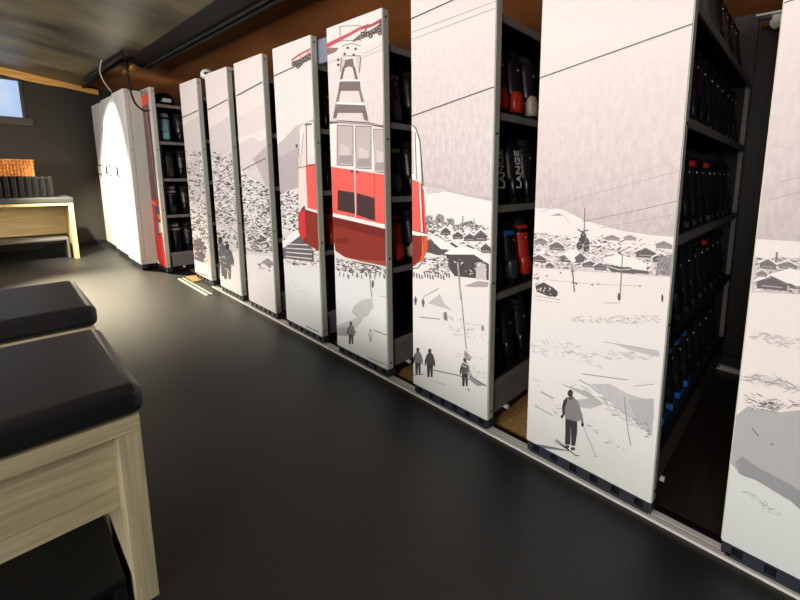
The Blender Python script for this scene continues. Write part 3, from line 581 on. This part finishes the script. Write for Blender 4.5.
# ------------------------------------------------------------------ cabinets
SH = [.25, .71, 1.145, 1.575, 2.0]
SH9 = [.25, .68, 1.085, 1.505, 1.885]
def cabinet(y0, y1, X, label, front='mural', depth=1.5, prn=None, plabel=None, z1=Z1, shelves=True, strip=True, sh9=False, closed=False, rz=0.):
    w = y1 - y0
    t = thing('boot_drying_cabinet', (X, y0, 0), label, 'cabinet', 'sliding boot drying cabinets in a row', rz)
    # front panel board and its grey edge frame
    b = MB(); b.box(.0, .03, .0, w, Z0, z1); pf = b.build('front_panel', M_panel, t, bevel=.002)
    e = MB(); e.box(.004, .040, -.003, .0, Z0 + .001, z1 - .001); e.box(.004, .040, w, w + .003, Z0 + .001, z1 - .001); e.box(.03, .040, 0, w, Z0 + .001, z1 - .001)
    e.build('panel_edge', M_edge, t)
    for z in (Z0 + .04, Z0 + .7, Z0 + 1.4, z1 - .04):
        s = MB(); s.tube([(.022, -.006, z), (.022, -.002, z)], .006, 8); s.build('screw', M_dsteel, t)
    # perforated plinth under the panel: real openings
    q = MB(); nh = max(2, int(round(w / .098))); zt, zb = Z0 - .001, .017
    q.box(.008, .045, 0, w, zt - .014, zt); q.box(.008, .045, .012, w - .012, zb, zb + .013)
    st = w / nh
    for k in range(nh + 1):
        a = max(0, k * st - .030); c = min(w, k * st + .030); q.box(.008, .045, a, c, zb + .013 if 0 < k < nh else zb + .006, zt - .014)
    q.box(.047, .06, 0, w, zb + .002, zt)
    q.build('plinth', M_plinth, t)
    # carcass
    c = MB(); yi0, yi1 = .012, w - .012
    SHc = SH9 if sh9 else SH
    for yy in (yi0, yi1 - .025):
        for xa, xb in ((.042, .062), (depth - .03, depth)):
            bx(xa, xb, yy, yy + .025, .03, SHc[4]).build('post', M_dsteel if xa < .1 else M_rail, t)
    if closed:
        for yy in (0, w - .03): bx(.041, depth, yy, yy + .03, Z0, z1 - .01).build('side_panel', M_edge, t)
        bx(.041, depth, .03, w - .03, z1 - .035, z1 - .01).build('top_board', M_edge, t)
    c = MB(); dv = max(.362, w - .18) if w > .45 else w - .026; c.box(.062, depth - .03, dv, dv + .008, .03, SHc[4] - .02)
    c.build('divider', M_black, t)
    bx(depth - .012, depth - .002, yi0 + .03, yi1 - .03, .25, SHc[4] - .02).build('rear_panel', M_black, t)
    for i, z in enumerate([] if closed else SHc):
        c = MB(); c.box(.045, depth, yi0 + .008, yi1 - .008, z - .018, z - .001)
        o = c.build('shelf', M_dsteel, t)
        for yy in (yi0 - .002, yi1 - .008): bx(.043, depth, yy, yy + .010, z - .034, z).build('shelf_rail', M_black if sh9 and i < 2 else M_rail, o)
    for yy in (yi0, yi1 - .012):
        if not closed: bx(.045, depth, yy, yy + .012, .075, .216).build('lower_side', M_brownsteel if sh9 else M_gsteel, t, bevel=.003)
    c = MB(); c.box(.05, depth - .02, yi0 + .02, yi1 - .02, .02, .075); c.build('chassis', M_black, t)
    for k, xx in enumerate((.055, .175)):
        c = MB(); c.tube([(xx, yi0 - .012, .062 + .0 * k), (xx, yi0 + .02, .062)], .006 if k == 0 else .012, 10); c.build('wheel_cap', M_white, t)
    if prn:
        p = Print(y0 + .0005, y1 - .0005, Z0 + .001, z1 - .001, X); prn(p); p.build(t, plabel)
    return t
YS = {3: (4.967, 5.500), 4: (4.166, 4.707), 5: (3.442, 3.992), 6: (2.694, 3.251), 7: (1.925, 2.491), 8: (1.130, 1.683), 9: (.332, .900), 10: (-.465, .096)}
LB = {3: 'furthest mural cabinet, printed with village roofs, standing beside the red-front one',
      4: 'narrow-looking mural cabinet, second from the far end, printed with dense village above two snowy figures',
      5: 'mural cabinet printed with a rocky peak over dark chalets, no red on it',
      6: 'mural cabinet printed with the left end of the red cable car',
      7: 'mural cabinet printed with the middle and hanger of the red cable car',
      8: 'mural cabinet printed with the red cable car corner, big barn and three standing skiers',
      9: 'mural cabinet printed with a lone large skier seen from behind below a village',
      10: 'nearest mural cabinet at right edge, printed with a grey shaded snow slope'}
PLB = {3: 'black and white village print', 4: 'black and white village print', 5: 'print of a peak and chalets', 6: 'print with red cable car end', 7: 'print with red cable car and hanger', 8: 'print with barn and skiers', 9: 'print with lone skier', 10: 'print with snow slope'}
CAB = {}
for n, (a, b) in YS.items():
    CAB[n] = cabinet(a, b, D, LB[n], prn=MURALS[n], plabel=PLB[n], sh9=n == 9, rz=-.015 if n == 9 else 0., depth=1.53 if n == 9 else 1.5)
# red-front cabinet
def mural2(p):
    X = p.X
    p.full((214, 212, 202))
    p.poly([(139.5, 92), (147, 88.5), (166, 268), (156, 258), (150, 215), (144, 150)], (84, 66, 66))
    p.poly([(139, 103), (142, 95), (148, 91), (149, 101), (142, 110), (139, 110)], (232, 70, 44)); p.poly([(141, 94), (145, 89), (147, 89.5), (147, 92), (142, 97)], (130, 136, 142))
    p.poly([(141, 108), (145, 104), (156, 200), (150, 200)], (118, 66, 70)); p.line([(146, 110), (157, 198)], .5, (176, 150, 150)); p.line([(143, 112), (152, 198)], .7, (110, 90, 92))
    p.poly([(149, 198), (158, 201), (167, 268), (160, 264), (154, 250), (150, 222)], (230, 44, 34))
    p.line([(150, 199), (159, 209)], 1.2, (240, 150, 140)); p.poly([(154, 205), (159, 206), (162, 232), (158, 236)], (84, 78, 96)); p.poly([(158, 222), (162, 223), (163, 232), (159, 233)], (220, 200, 190)); p.poly([(157, 214), (161, 215), (161.5, 220), (158, 219)], (236, 120, 40))
    p.line([(155, 236), (161, 262)], .7, (150, 30, 26))
CAB[2] = cabinet(6.0, 6.39, 1.27, 'red-front cabinet between the white handled fronts and the mural row', prn=mural2, plabel='print of red cable car front', depth=1.45)
# white fronted cabinets with handles
def white_cab(y0, y1, X, label, hy):
    t = cabinet(y0, y1, X, label, depth=1.3, closed=True)
    m = MB(); yy = hy - y0; m.tube([(0, yy, 1.14), (-.035, yy, 1.145), (-.045, yy, 1.16), (-.045, yy, 1.26), (-.035, yy, 1.275), (0, yy, 1.28)], .010, 8)
    m.build('handle', M_black, t)
    return t
CAB[1] = white_cab(6.40, 7.06, 1.115, 'plain white handled front nearest the red-front cabinet', 6.9)
CAB[0] = white_cab(7.30, 7.98, 1.14, 'plain white handled front, middle one of the three plain fronts', 7.75)
CAB[-1] = white_cab(8.22, 8.86, 1.16, 'plain white handled front furthest away, against the back wall', 8.6)

# ------------------------------------------------------------------ ski boots
def ell_ring(cx, cy, z, a, b, n=14, p=2.4, tilt=0):
    out = []
    for k in range(n):
        t = 2 * PI * k / n; c, s = math.cos(t), math.sin(t)
        x = a * math.copysign(abs(c) ** (2 / p), c); y = b * math.copysign(abs(s) ** (2 / p), s)
        out.append((cx + x, cy + y, z + tilt * y))
    return out
def boot(name, label, group, shell=M_bshell, cuff=M_bcuff, liner=M_liner, strap=M_black, buckle=M_buckle, sole=M_black, text=None, heel=None, tagm=None):
    """toe towards -Y, standing on z=0"""
    t = thing(name, (0, 0, 0), label, 'ski boot', group)
    m = MB(); rings = []
    for y, w, h in ((-.152, .026, .050), (-.140, .040, .066), (-.105, .050, .082), (-.055, .052, .100), (-.005, .047, .135), (.045, .043, .160), (.09, .042, .150), (.122, .038, .125), (.138, .028, .095)):
        n = 14; ring = []
        for k in range(n):
            a = 2 * PI * k / n; c, s = math.cos(a), math.sin(a)
            x = w * math.copysign(abs(c) ** .7, c); z = .018 + h / 2 + h / 2 * math.copysign(abs(s) ** .75, s); ring.append((x, y, z))
        rings.append(ring)
    m.loft(rings); m.build('shell', shell, t)
    m = MB(); m.loft([ell_ring(0, .062, .105, .049, .066, tilt=-.25), ell_ring(0, .060, .14, .053, .070, tilt=-.2), ell_ring(0, .052, .19, .054, .070, tilt=-.1), ell_ring(0, .043, .25, .057, .072, tilt=-.05), ell_ring(0, .036, .298, .060, .074, tilt=.05), ell_ring(0, .036, .300, .052, .066, tilt=.05)])
    m.build('cuff', cuff, t)
    m = MB(); m.loft([ell_ring(0, .034, .28, .047, .058), ell_ring(0, .030, .325, .050, .062, tilt=-.15), ell_ring(0, .030, .345, .046, .058, tilt=-.2), ell_ring(0, .032, .335, .034, .044, tilt=-.2), ell_ring(0, .034, .30, .032, .042)])
    m.build('liner', liner, t)
    m = MB(); m.prism([(-.030, -.158), (.030, -.158), (.044, -.11), (.044, -.03), (-.044, -.03), (-.044, -.11)], 'z', 0, .024); m.prism([(-.036, .035), (.036, .035), (.034, .142), (-.034, .142)], 'z', 0, .028); m.prism([(-.028, -.03), (.028, -.03), (.028, .035), (-.028, .035)], 'z', .012, .024)
    m.build('sole', sole, t, bevel=.002)
    m = MB(); m.loft([ell_ring(0, .0385, .262, .0605, .0755), ell_ring(0, .0365, .286, .0625, .077)], caps=False); m.build('power_strap', strap, t)
    for (y, z, x) in ((-.075, .088, .050), (-.03, .112, .049), (-.005, .185, .055), (-.018, .232, .058)):
        for sgn in (1, -1):
            m = MB(); m.box(sgn * x - .004, sgn * x + .004, y - .012, y + .022, z - .009, z + .009); m.build('buckle', buckle, t, bevel=.002)
    if heel:
        m = MB(); m.loft([ell_ring(0, .100, .03, .036, .045), ell_ring(0, .098, .06, .0405, .047), ell_ring(0, .094, .10, .0425, .047), ell_ring(0, .09, .13, .040, .045)]); m.build('heel_shell', heel, t)
    m = MB(); m.tube([(0, .1165, .235), (0, .1215, .236)], .0065, 8); m.build('rivet', buckle, t)
    if tagm:
        m = MB(); m.box(-.014, .014, .1085, .1125, .19, .232); m.build('size_tag', tagm, t)
    if text:
        cu = bpy.data.curves.new('t', 'FONT'); cu.body = text; cu.size = .062; cu.align_x = 'CENTER'; cu.align_y = 'CENTER'; cu.extrude = .001; cu.offset = .0012
        to = bpy.data.objects.new('t', cu); COL.objects.link(to); dg = bpy.context.evaluated_depsgraph_get(); dg.update()
        me = bpy.data.meshes.new_from_object(to.evaluated_get(dg)); bpy.data.objects.remove(to)
        me.transform(Matrix.Translation((0, 0, .172)) @ Matrix(((0, 1, 0, 0), (0, 0, 1, 0), (1, 0, 0, 0), (0, 0, 0, 1))))
        for v in me.vertices:
            z = v.co.z; v.co.y += .1415 if z < .12 else .1415 - (z - .12) * .15
        me.materials.clear(); me.materials.append(M_letter)
        o = bpy.data.objects.new('lettering', me); COL.objects.link(o); o.parent = t; o['label'] = 'white vertical lettering on the heel'
    return t
PROTO = {}
def place(kind, x, y, z, rz, label, group, tilt=0, s=1., **kw):
    key = kind
    if key not in PROTO:
        o = boot('ski_boot', label, group, **kw); PROTO[key] = o
    else:
        o = copy_tree(PROTO[key])
    o.location = (x, y, z + .001); o.rotation_euler = (tilt, 0, rz); o.scale = (s, s, s)
    o['label'] = label; o['group'] = group; o['category'] = 'ski boot'
    return o
K = {'black': dict(), 'red': dict(cuff=M_bcuff, shell=M_bred, heel=M_bred, tagm=M_white), 'red2': dict(cuff=M_bcuff, shell=M_bred, heel=M_bred),
     'lettered': dict(text='LANGE'), 'bluebuckle': dict(cuff=M_bcuff, shell=M_bgrey, strap=M_bblue, heel=M_bgrey), 'beige': dict(shell=M_bbeige, heel=M_bbeige, cuff=M_bcuff),
     'purple': dict(cuff=M_bgrey, shell=M_bgrey, strap=M_bpurple), 'lime': dict(cuff=M_bcuff, shell=M_bgrey, strap=M_blime, buckle=M_blime), 'redfull': dict(shell=M_bred, cuff=M_bred, heel=M_bred),
     'teal': dict(shell=M_bteal, cuff=M_bteal, heel=M_bteal, liner=M_linerw), 'whitetop': dict(liner=M_linerw, strap=M_linerw), 'grey': dict(shell=M_bgrey, cuff=M_bgrey), 'blueheel': dict(sole=M_bblue, strap=M_bblue), 'tagged': dict(tagm=M_white, strap=M_bred)}
def row(cab, level, kinds, names, group, x0=.152, dx=.134, yoff=.19, s=1., rz=PI):
    ys = YS[cab][0] if cab > 2 else 6.0; X = D if cab > 2 else 1.27
    for i, (k, nm) in enumerate(zip(kinds, names)):
        place(k, X + x0 + i * dx, ys + yoff, SH[level], rz + random.uniform(-.1, .1), nm, group, s=s, **K[k])
where8 = {3: 'top shelf of the rack beside the barn mural', 2: 'second shelf down beside the barn mural', 1: 'third shelf down beside the barn mural', 0: 'bottom shelf beside the barn mural'}
row(8, 3, ['red2', 'red', 'beige'], ['ski boot with plain red heel, upper left in rack beside the barn mural', 'ski boot with red heel and white tag, beside the barn mural', 'dark ski boot with beige shell beside the red-heeled pair'], 'boots beside the barn mural, top shelf', dx=.134)
row(8, 2, ['lettered', 'lettered', 'black'], ['ski boot lettered white up the heel, left one of the pair', 'ski boot lettered white up the heel, right one of the pair', 'plain black ski boot half hidden beside the lettered pair'], 'boots beside the barn mural, second shelf', dx=.134)
row(8, 1, ['bluebuckle', 'bluebuckle', 'redfull'], ['grey ski boot with blue strap, left one under the lettered pair', 'grey ski boot with blue strap, right one under the lettered pair', 'red ski boot half hidden beside the blue-strapped pair'], 'boots beside the barn mural, third shelf', dx=.134)
row(8, 0, ['black', 'black', 'black'], ['black ski boot on bottom shelf beside the barn mural, left one', 'black ski boot on bottom shelf beside the barn mural, middle one', 'black ski boot on bottom shelf beside the barn mural, right one'], 'boots beside the barn mural, bottom shelf', dx=.134)
row(7, 3, ['purple', 'black'], ['grey ski boot with purple strap in the gap beside the cable car mural', 'black ski boot half hidden behind the purple-strapped one'], 'boots beside the cable car middle, top shelf', x0=.145)
row(7, 2, ['lime', 'black'], ['dark ski boot with lime-green buckles in the gap beside the cable car', 'black ski boot half hidden behind the lime-buckled one'], 'boots beside the cable car middle, second shelf', x0=.145)
row(7, 1, ['redfull', 'beige'], ['red ski boot in the gap beside the cable car mural, under the lime-buckled boot', 'beige ski boot next to the red one in the gap beside the cable car'], 'boots beside the cable car middle, third shelf', x0=.145)
for lv, nm in ((3, 'uppermost'), (2, 'second down'), (1, 'third down')):
    row(6, lv, ['black' if lv != 1 else 'redfull'], ['%s ski boot, %s, in the narrow gap left of the cable car doors' % ('black' if lv != 1 else 'red', nm)], 'boots in the gap left of the cable car hanger', x0=.145)
nm2 = {4: ('whitetop', 'black ski boot with pale liner on top of the rack behind the red-front cabinet'), 3: ('teal', 'pale teal ski boot behind the red-front cabinet'), 2: ('grey', 'dark grey ski boot under the teal one behind the red front'),
       1: ('whitetop', 'black ski boot with pale liner, second up behind the red front'), 0: ('whitetop', 'black ski boot with pale liner, lowest behind the red front')}
for lv, (k, nm) in nm2.items():
    if lv == 4: continue
    row(2, lv, [k, 'black'], [nm, 'black ski boot half hidden beside the %s' % nm.split(' behind')[0].split(' under')[0].replace(', lowest', ' lowest').replace(', second up', ' second up')], 'boots behind the red-front cabinet', x0=.14, dx=.134)
t = thing('ski_helmet', (1.27 + .16, 6.16, 2.001), 'small black rounded helmet with pale front on top of the rack behind the red front', 'helmet')
m = MB(); m.loft([ell_ring(0, 0, z, a, a * 1.15, n=18, p=2) for z, a in ((.0, .085), (.03, .098), (.07, .098), (.11, .084), (.14, .055), (.152, .015))]); m.build('shell', M_bshell, t)
m = MB(); m.box(-.04, .04, -.135, -.105, .03, .075); m.build('visor', M_linerw, t, bevel=.008)
ordn = ['nearest the panel', 'second from panel', 'third from panel', 'fourth from panel', 'fifth from panel', 'sixth from panel', 'seventh from panel', 'eighth from panel', 'ninth from panel', 'rearmost']
lv9 = {4: ('on top of nearest open rack', [None, None, None, None, 'grey', 'black', 'grey', 'black', 'grey', 'black']),
       3: ('top shelf of nearest open rack', ['grey', 'grey', 'black', 'black', 'black', 'black', 'black', 'black', 'black', 'black']),
       2: ('second shelf of nearest open rack', ['blueheel', 'tagged', 'black', 'tagged', 'black', 'tagged', 'black', 'black', 'black', 'black']),
       1: ('third shelf of nearest open rack', ['tagged', 'tagged', 'black', 'black', 'black', 'black', 'tagged', 'black', 'black', 'black']),
       0: ('lowest shelf of nearest open rack', ['blueheel', 'blueheel', 'blueheel', 'blueheel', 'blueheel', 'black', 'black', 'black', 'black', 'black'])}
cn = {'black': 'black ski boot', 'grey': 'dark grey ski boot', 'blueheel': 'black ski boot with blue sole', 'tagged': 'black ski boot with white tag'}
for lv, (wh, kinds) in lv9.items():
    for i, k in enumerate(kinds):
        if k is None: continue
        place(k, D + .13 + i * .136, YS[9][0] + .185 - .022 * (.13 + i * .136), SH9[lv], PI - .02 + random.uniform(-.12, .12), '%s, %s, %s' % (cn[k], wh, ordn[i]), 'boots %s' % wh, s=.9 if lv == 4 else 1., **K[k])

# ------------------------------------------------------------------ benches
def bench(loc, label, L=1.75, W_=.62, rz=0.):
    """right front corner of the frame at the origin, runs towards -X and +Y"""
    t = thing('changing_bench', loc, label, 'bench', 'black-cushioned benches in the foreground', rz)
    n = 0
    m = MB(); m.box(-L, .012, -.012, W_ + .01, .598, .69); m.build('cushion', M_vinyl, t, bevel=.028, seg=5)
    m = MB(); m.box(-L, 0, 0, .03, .548, .596); m.box(-L, 0, W_ - .03, W_, .548, .596); m.box(-L, -.0, .03, W_ - .03, .57, .596); m.build('seat_frame', M_wood, t, bevel=.002)
    for x in (-.05, -L): 
        m = MB(); m.box(x, x + .05, 0, W_, 0, .547); m.build('leg', M_woodv, t, bevel=.002)
    m = MB(); m.box(-L + .05, -.05, .10, .13, .275, .569); m.build('apron', M_wood, t, bevel=.001)
    return t
B1 = bench((.212, 1.43, 0), 'nearest black-cushioned bench with pale wooden legs, in the bottom left corner')
B2 = bench((.245, 2.385, 0), 'black-cushioned bench just behind the nearest one')
def step(loc, label, L, dep, h, m_, rz=0):
    m = MB(); m.box(-L, 0, 0, dep, h - .03, h); m.box(-.025, 0, 0, dep, 0, h - .03); m.box(-L, -L + .025, 0, dep, 0, h - .03)
    o = m.build('low_step', m_, bevel=.006); o.location = loc; return tag(o, label, 'step')
step((.148, 1.46, 0), 'low dark step under the nearest bench', 1.5, .35, .100, M_black)
# back bench
t = thing('changing_bench', (.744, 7.86, 0), 'far bench with grey seat and honey wood sides against the back wall', 'bench')
m = MB(); m.box(-2.2, .008, -.01, .62, .77, .84); m.build('cushion', M_seatg, t, bevel=.015, seg=3)
m = MB(); m.box(-2.2, 0, 0, .6, .735, .768); m.build('seat_frame', M_oak, t)
for x in (-.045, -2.2): m = MB(); m.box(x, x + .045, 0, .6, 0, .734); m.build('leg', M_oak, t)
m = MB(); m.box(-2.15, -.046, .5, .53, .30, .734); m.build('apron', M_oak, t)
step((.672, 7.93, 0), 'low grey step under the far bench', 2.0, .45, .285, mat('warm_grey_laminate', (.085, .076, .065, 1), .5))
# ribbed crate and wicker basket
m = MB(); x0, x1 = -.62, .582
m.box(x0, x1 - .02, 8.08, 8.36, .842, 1.10)
k = x0
while k < x1 - .02:
    m.box(k, k + .036, 8.04, 8.08, .842, 1.11); m.box(k, k + .036, 8.36, 8.39, .842, 1.11); k += .062
m.box(x1 - .02, x1, 8.06, 8.38, .842, 1.11)
tag(m.build('ribbed_bin', mat('black_ribbed_plastic', (.006, .006, .005, 1), .4, spec=.3), bevel=.006), 'black upright-ribbed bin standing on the far bench', 'bin')
m = MB(); x0, x1, y0, y1, z0, z1 = -.25, .45, 8.08, 8.36, 1.112, 1.32
nz, rings = 9, []
for i in range(nz + 1):
    z = z0 + (z1 - z0) * i / nz; off = .006 * (i % 2); rings.append([(x0 - off, y0 - off, z), ((x0 + x1) / 2, y0 - off, z), (x1 + off, y0 - off, z), (x1 + off, y1 + off, z), ((x0 + x1) / 2, y1 + off, z), (x0 - off, y1 + off, z)])
m.loft(rings, sm=False)
for k in range(24):
    xx = x0 + (x1 - x0) * (k + .5) / 24; m.box(xx - .006, xx + .006, y0 - .012, y0 - .002, z0, z1 - .005)
m.box(x0 - .01, x1 + .01, y0 - .012, y0 + .012, z1 - .01, z1 + .012); m.box(x0 - .01, x1 + .01, y1 - .012, y1 + .012, z1 - .01, z1 + .012)
tag(m.build('wicker_basket', M_wick, bevel=.004), 'orange wicker basket on top of the black ribbed bin', 'basket')

# ------------------------------------------------------------------ pipes, cables and fittings
t = thing('copper_pipe', (XR - .06, .05, 2.22), 'copper pipe in a pale clamp high on the dark plank wall', 'pipe')
m = MB(); m.tube([(0, .3 - .05, .0), (0, -1.2, .0)], .014, 10); m.build('tube', M_copper, t)
m = MB(); m.box(-.01, .01, .15, .20, .014, .05); m.box(-.05, .02, .08, .28, .045, .055); m.tube([(-.03, .175, 0), (.03, .175, 0)], .034, 12); m.build('clamp', M_white, t)
# fittings near the far ceiling corner
m = MB(); m.tube([(EX2 + .06, 6.1, 2.385), (EX2 + .06, 6.6, 2.385)], .022, 10); m.tube([(EX2 + .06, 6.18, 2.385), (EX2 + .06, 6.12, 2.385)], .033, 12)
tag(m.build('pipe_fitting', M_brass), 'small brass pipe fitting at the far ceiling corner above the plain fronts', 'pipe')
def cable(pts, label, r=.01, m_=M_black, name='hanging_cable'):
    P = [Vector(p) for p in pts]; out = []
    for i in range(len(P) - 1):
        a, b, c, d = P[max(i - 1, 0)], P[i], P[i + 1], P[min(i + 2, len(P) - 1)]
        for k in range(6):
            u = k / 6; out.append(.5 * ((2 * b) + (c - a) * u + (2 * a - 5 * b + 4 * c - d) * u * u + (3 * b - a - 3 * c + d) * u ** 3))
    out.append(P[-1]); m = MB(); m.tube(out, r, 8); return tag(m.build(name, m_), label, 'cable')
cable([(1.12, 6.06, 2.46), (1.10, 6.0, 2.36), (1.10, 5.98, 2.15), (1.13, 5.98, 1.98), (1.2, 5.97, 1.90), (1.255, 6.03, 1.92)], 'black cable drooping from the ceiling corner to the red-front cabinet')
cable([(.98, 6.5, 2.47), (.97, 6.6, 2.36), (1.0, 6.62, 2.24), (1.06, 6.66, 2.15)], 'thin pale cable looping down over the middle plain front', .007, M_lightgrey)
cable([(1.06, 5.9, 2.45), (1.06, 6.15, 2.455), (1.05, 6.4, 2.455), (1.05, 7.2, 2.455), (1.04, 8.2, 2.455)], 'black cable bundle running under the far ceiling edge', .016)
t = thing('air_valve', (D + .10, 5.02, 2.0), 'white round valve cap above the gap beside the furthest mural panel', 'valve')
m = MB(); m.tube([(0, 0, .001), (0, 0, .10), (-.02, -.06, .13), (-.03, -.16, .14), (-.03, -.18, .16)], .014, 10); m.build('stem', M_dsteel, t)
m = MB(); m.loft([ell_ring(-.03, -.18, .16, .045, .045, p=2), ell_ring(-.03, -.18, .185, .066, .066, p=2), ell_ring(-.03, -.18, .22, .062, .062, p=2), ell_ring(-.03, -.18, .25, .038, .038, p=2), ell_ring(-.03, -.18, .257, .01, .01, p=2)]); m.build('cap', M_white, t)
m = MB(); m.tube([(-.06, -.235, .20), (-.075, -.255, .20)], .016, 10); m.build('outlet', M_black, t)
m = MB(); m.box(D + .05, D + .12, 2.56, 2.76, 2.002, 2.16); tag(m.build('junction_box', mat('blue_grey_plastic', (.2, .22, .3, 1), .4), bevel=.01), 'small blue-grey box on the rack left of the cable car hanger panel', 'box')
m = MB(); m.box(D + .06, D + .13, 4.30, 4.42, 2.002, 2.21); tag(m.build('junction_box', M_white, bevel=.015), 'white lump peeping over the second furthest mural panel', 'box')

# ------------------------------------------------------------------ lamps
def lamp(x, y, w, l, power, label, col=(1, .95, .9), tilt=0):
    z = cz(x) - .03
    t = thing('ceiling_light', (x, y, z), label, 'light', 'ceiling lights over the aisle')
    m = MB(); m.box(-w / 2 - .02, w / 2 + .02, -l / 2 - .02, l / 2 + .02, 0, .03); m.build('housing', M_white, t)
    m = MB(); m.box(-w / 2, w / 2, -l / 2, l / 2, -.012, 0); m.build('diffuser', M_lamp, t)
    li = bpy.data.lights.new('fill_light', 'AREA'); li.shape = 'RECTANGLE'; li.size = w; li.size_y = l; li.energy = power; li.color = col
    o = bpy.data.objects.new('fill_light', li); COL.objects.link(o); o.parent = t; o.location = (0, 0, -.02); o.rotation_euler = (0, tilt, 0)
def wall_fill(y, z, h, l, power, label, col):  # added fill panel on the unseen wall, evens out light on the cabinet fronts
    t = thing('wall_fill_light', (XL, y, z), label, 'light', 'added fill light panels on the wall opposite the cabinets')
    m = MB(); m.box(.001, .04, -l / 2 - .02, l / 2 + .02, -h / 2 - .02, h / 2 + .02); m.build('housing', M_white, t)
    m = MB(); m.box(.04, .05, -l / 2, l / 2, -h / 2, h / 2); m.build('diffuser', M_lamp, t)
    li = bpy.data.lights.new('fill_light', 'AREA'); li.shape = 'RECTANGLE'; li.size = h; li.size_y = l; li.energy = power; li.color = col
    o = bpy.data.objects.new('fill_light', li); COL.objects.link(o); o.parent = t; o.location = (.06, 0, 0); o.rotation_euler = (0, -PI / 2, 0)
for i, (y, pw) in enumerate(((-.6, 74), (1.6, 84), (3.8, 98), (5.8, 30))):
    wall_fill(y, 1.75, .8, 1.4, pw, 'added fill light panel on the wall behind the benches, %s from the near wall' % ('first', 'second', 'third', 'fourth')[i], (1, .93, .88))
# spotlight aimed at the plain white fronts
t = thing('spotlight', (.0, 6.7, 2.55), 'small spotlight turned to the plain white fronts', 'light')
m = MB(); m.tube([(0, 0, 0), (.07, .03, -.08)], .04, 12); m.build('lamp_head', M_black, t)
sp_ = bpy.data.lights.new('spot_light', 'SPOT'); sp_.energy = 1900; sp_.spot_size = 1.12; sp_.spot_blend = .6; sp_.color = (1, .9, .72); sp_.shadow_soft_size = .06
o = bpy.data.objects.new('spot_light', sp_); COL.objects.link(o); o.parent = t; o.location = (.08, .035, -.1)
o.rotation_euler = (Vector((1.14, 7.45, 1.05)) - Vector((.08, 6.73, 2.45))).to_track_quat('-Z', 'Y').to_euler()

t = thing('spotlight', (.0, 8.5, 2.6), 'small warm spotlight added out of view to brighten the floor of the far aisle', 'light')  # added spot out of view, brings up the floor glare in the far aisle
m = MB(); m.tube([(0, 0, 0), (.06, .03, -.09)], .04, 12); m.build('lamp_head', M_black, t)
floor_fill_ = bpy.data.lights.new('spot_light', 'SPOT'); floor_fill_.energy = 2400; floor_fill_.spot_size = .62; floor_fill_.spot_blend = 1; floor_fill_.color = (1, .86, .6); floor_fill_.shadow_soft_size = .08
o = bpy.data.objects.new('spot_light', floor_fill_); COL.objects.link(o); o.parent = t; o.location = (.07, .035, -.11)
o.rotation_euler = (Vector((.95, 5.5, 0)) - Vector((.05, 8.5, 2.5))).to_track_quat('-Z', 'Y').to_euler()

w = bpy.data.worlds.new('world'); sc.world = w; w.use_nodes = True
w.node_tree.nodes['Background'].inputs[0].default_value = (.6, .7, .9, 1); w.node_tree.nodes['Background'].inputs[1].default_value = .3
vs = sc.view_settings
sc.display_settings.display_device = 'sRGB'
vs.view_transform = 'Standard'; vs.look = 'None'; vs.gamma = 1; vs.exposure = 0; vs.use_curve_mapping = False
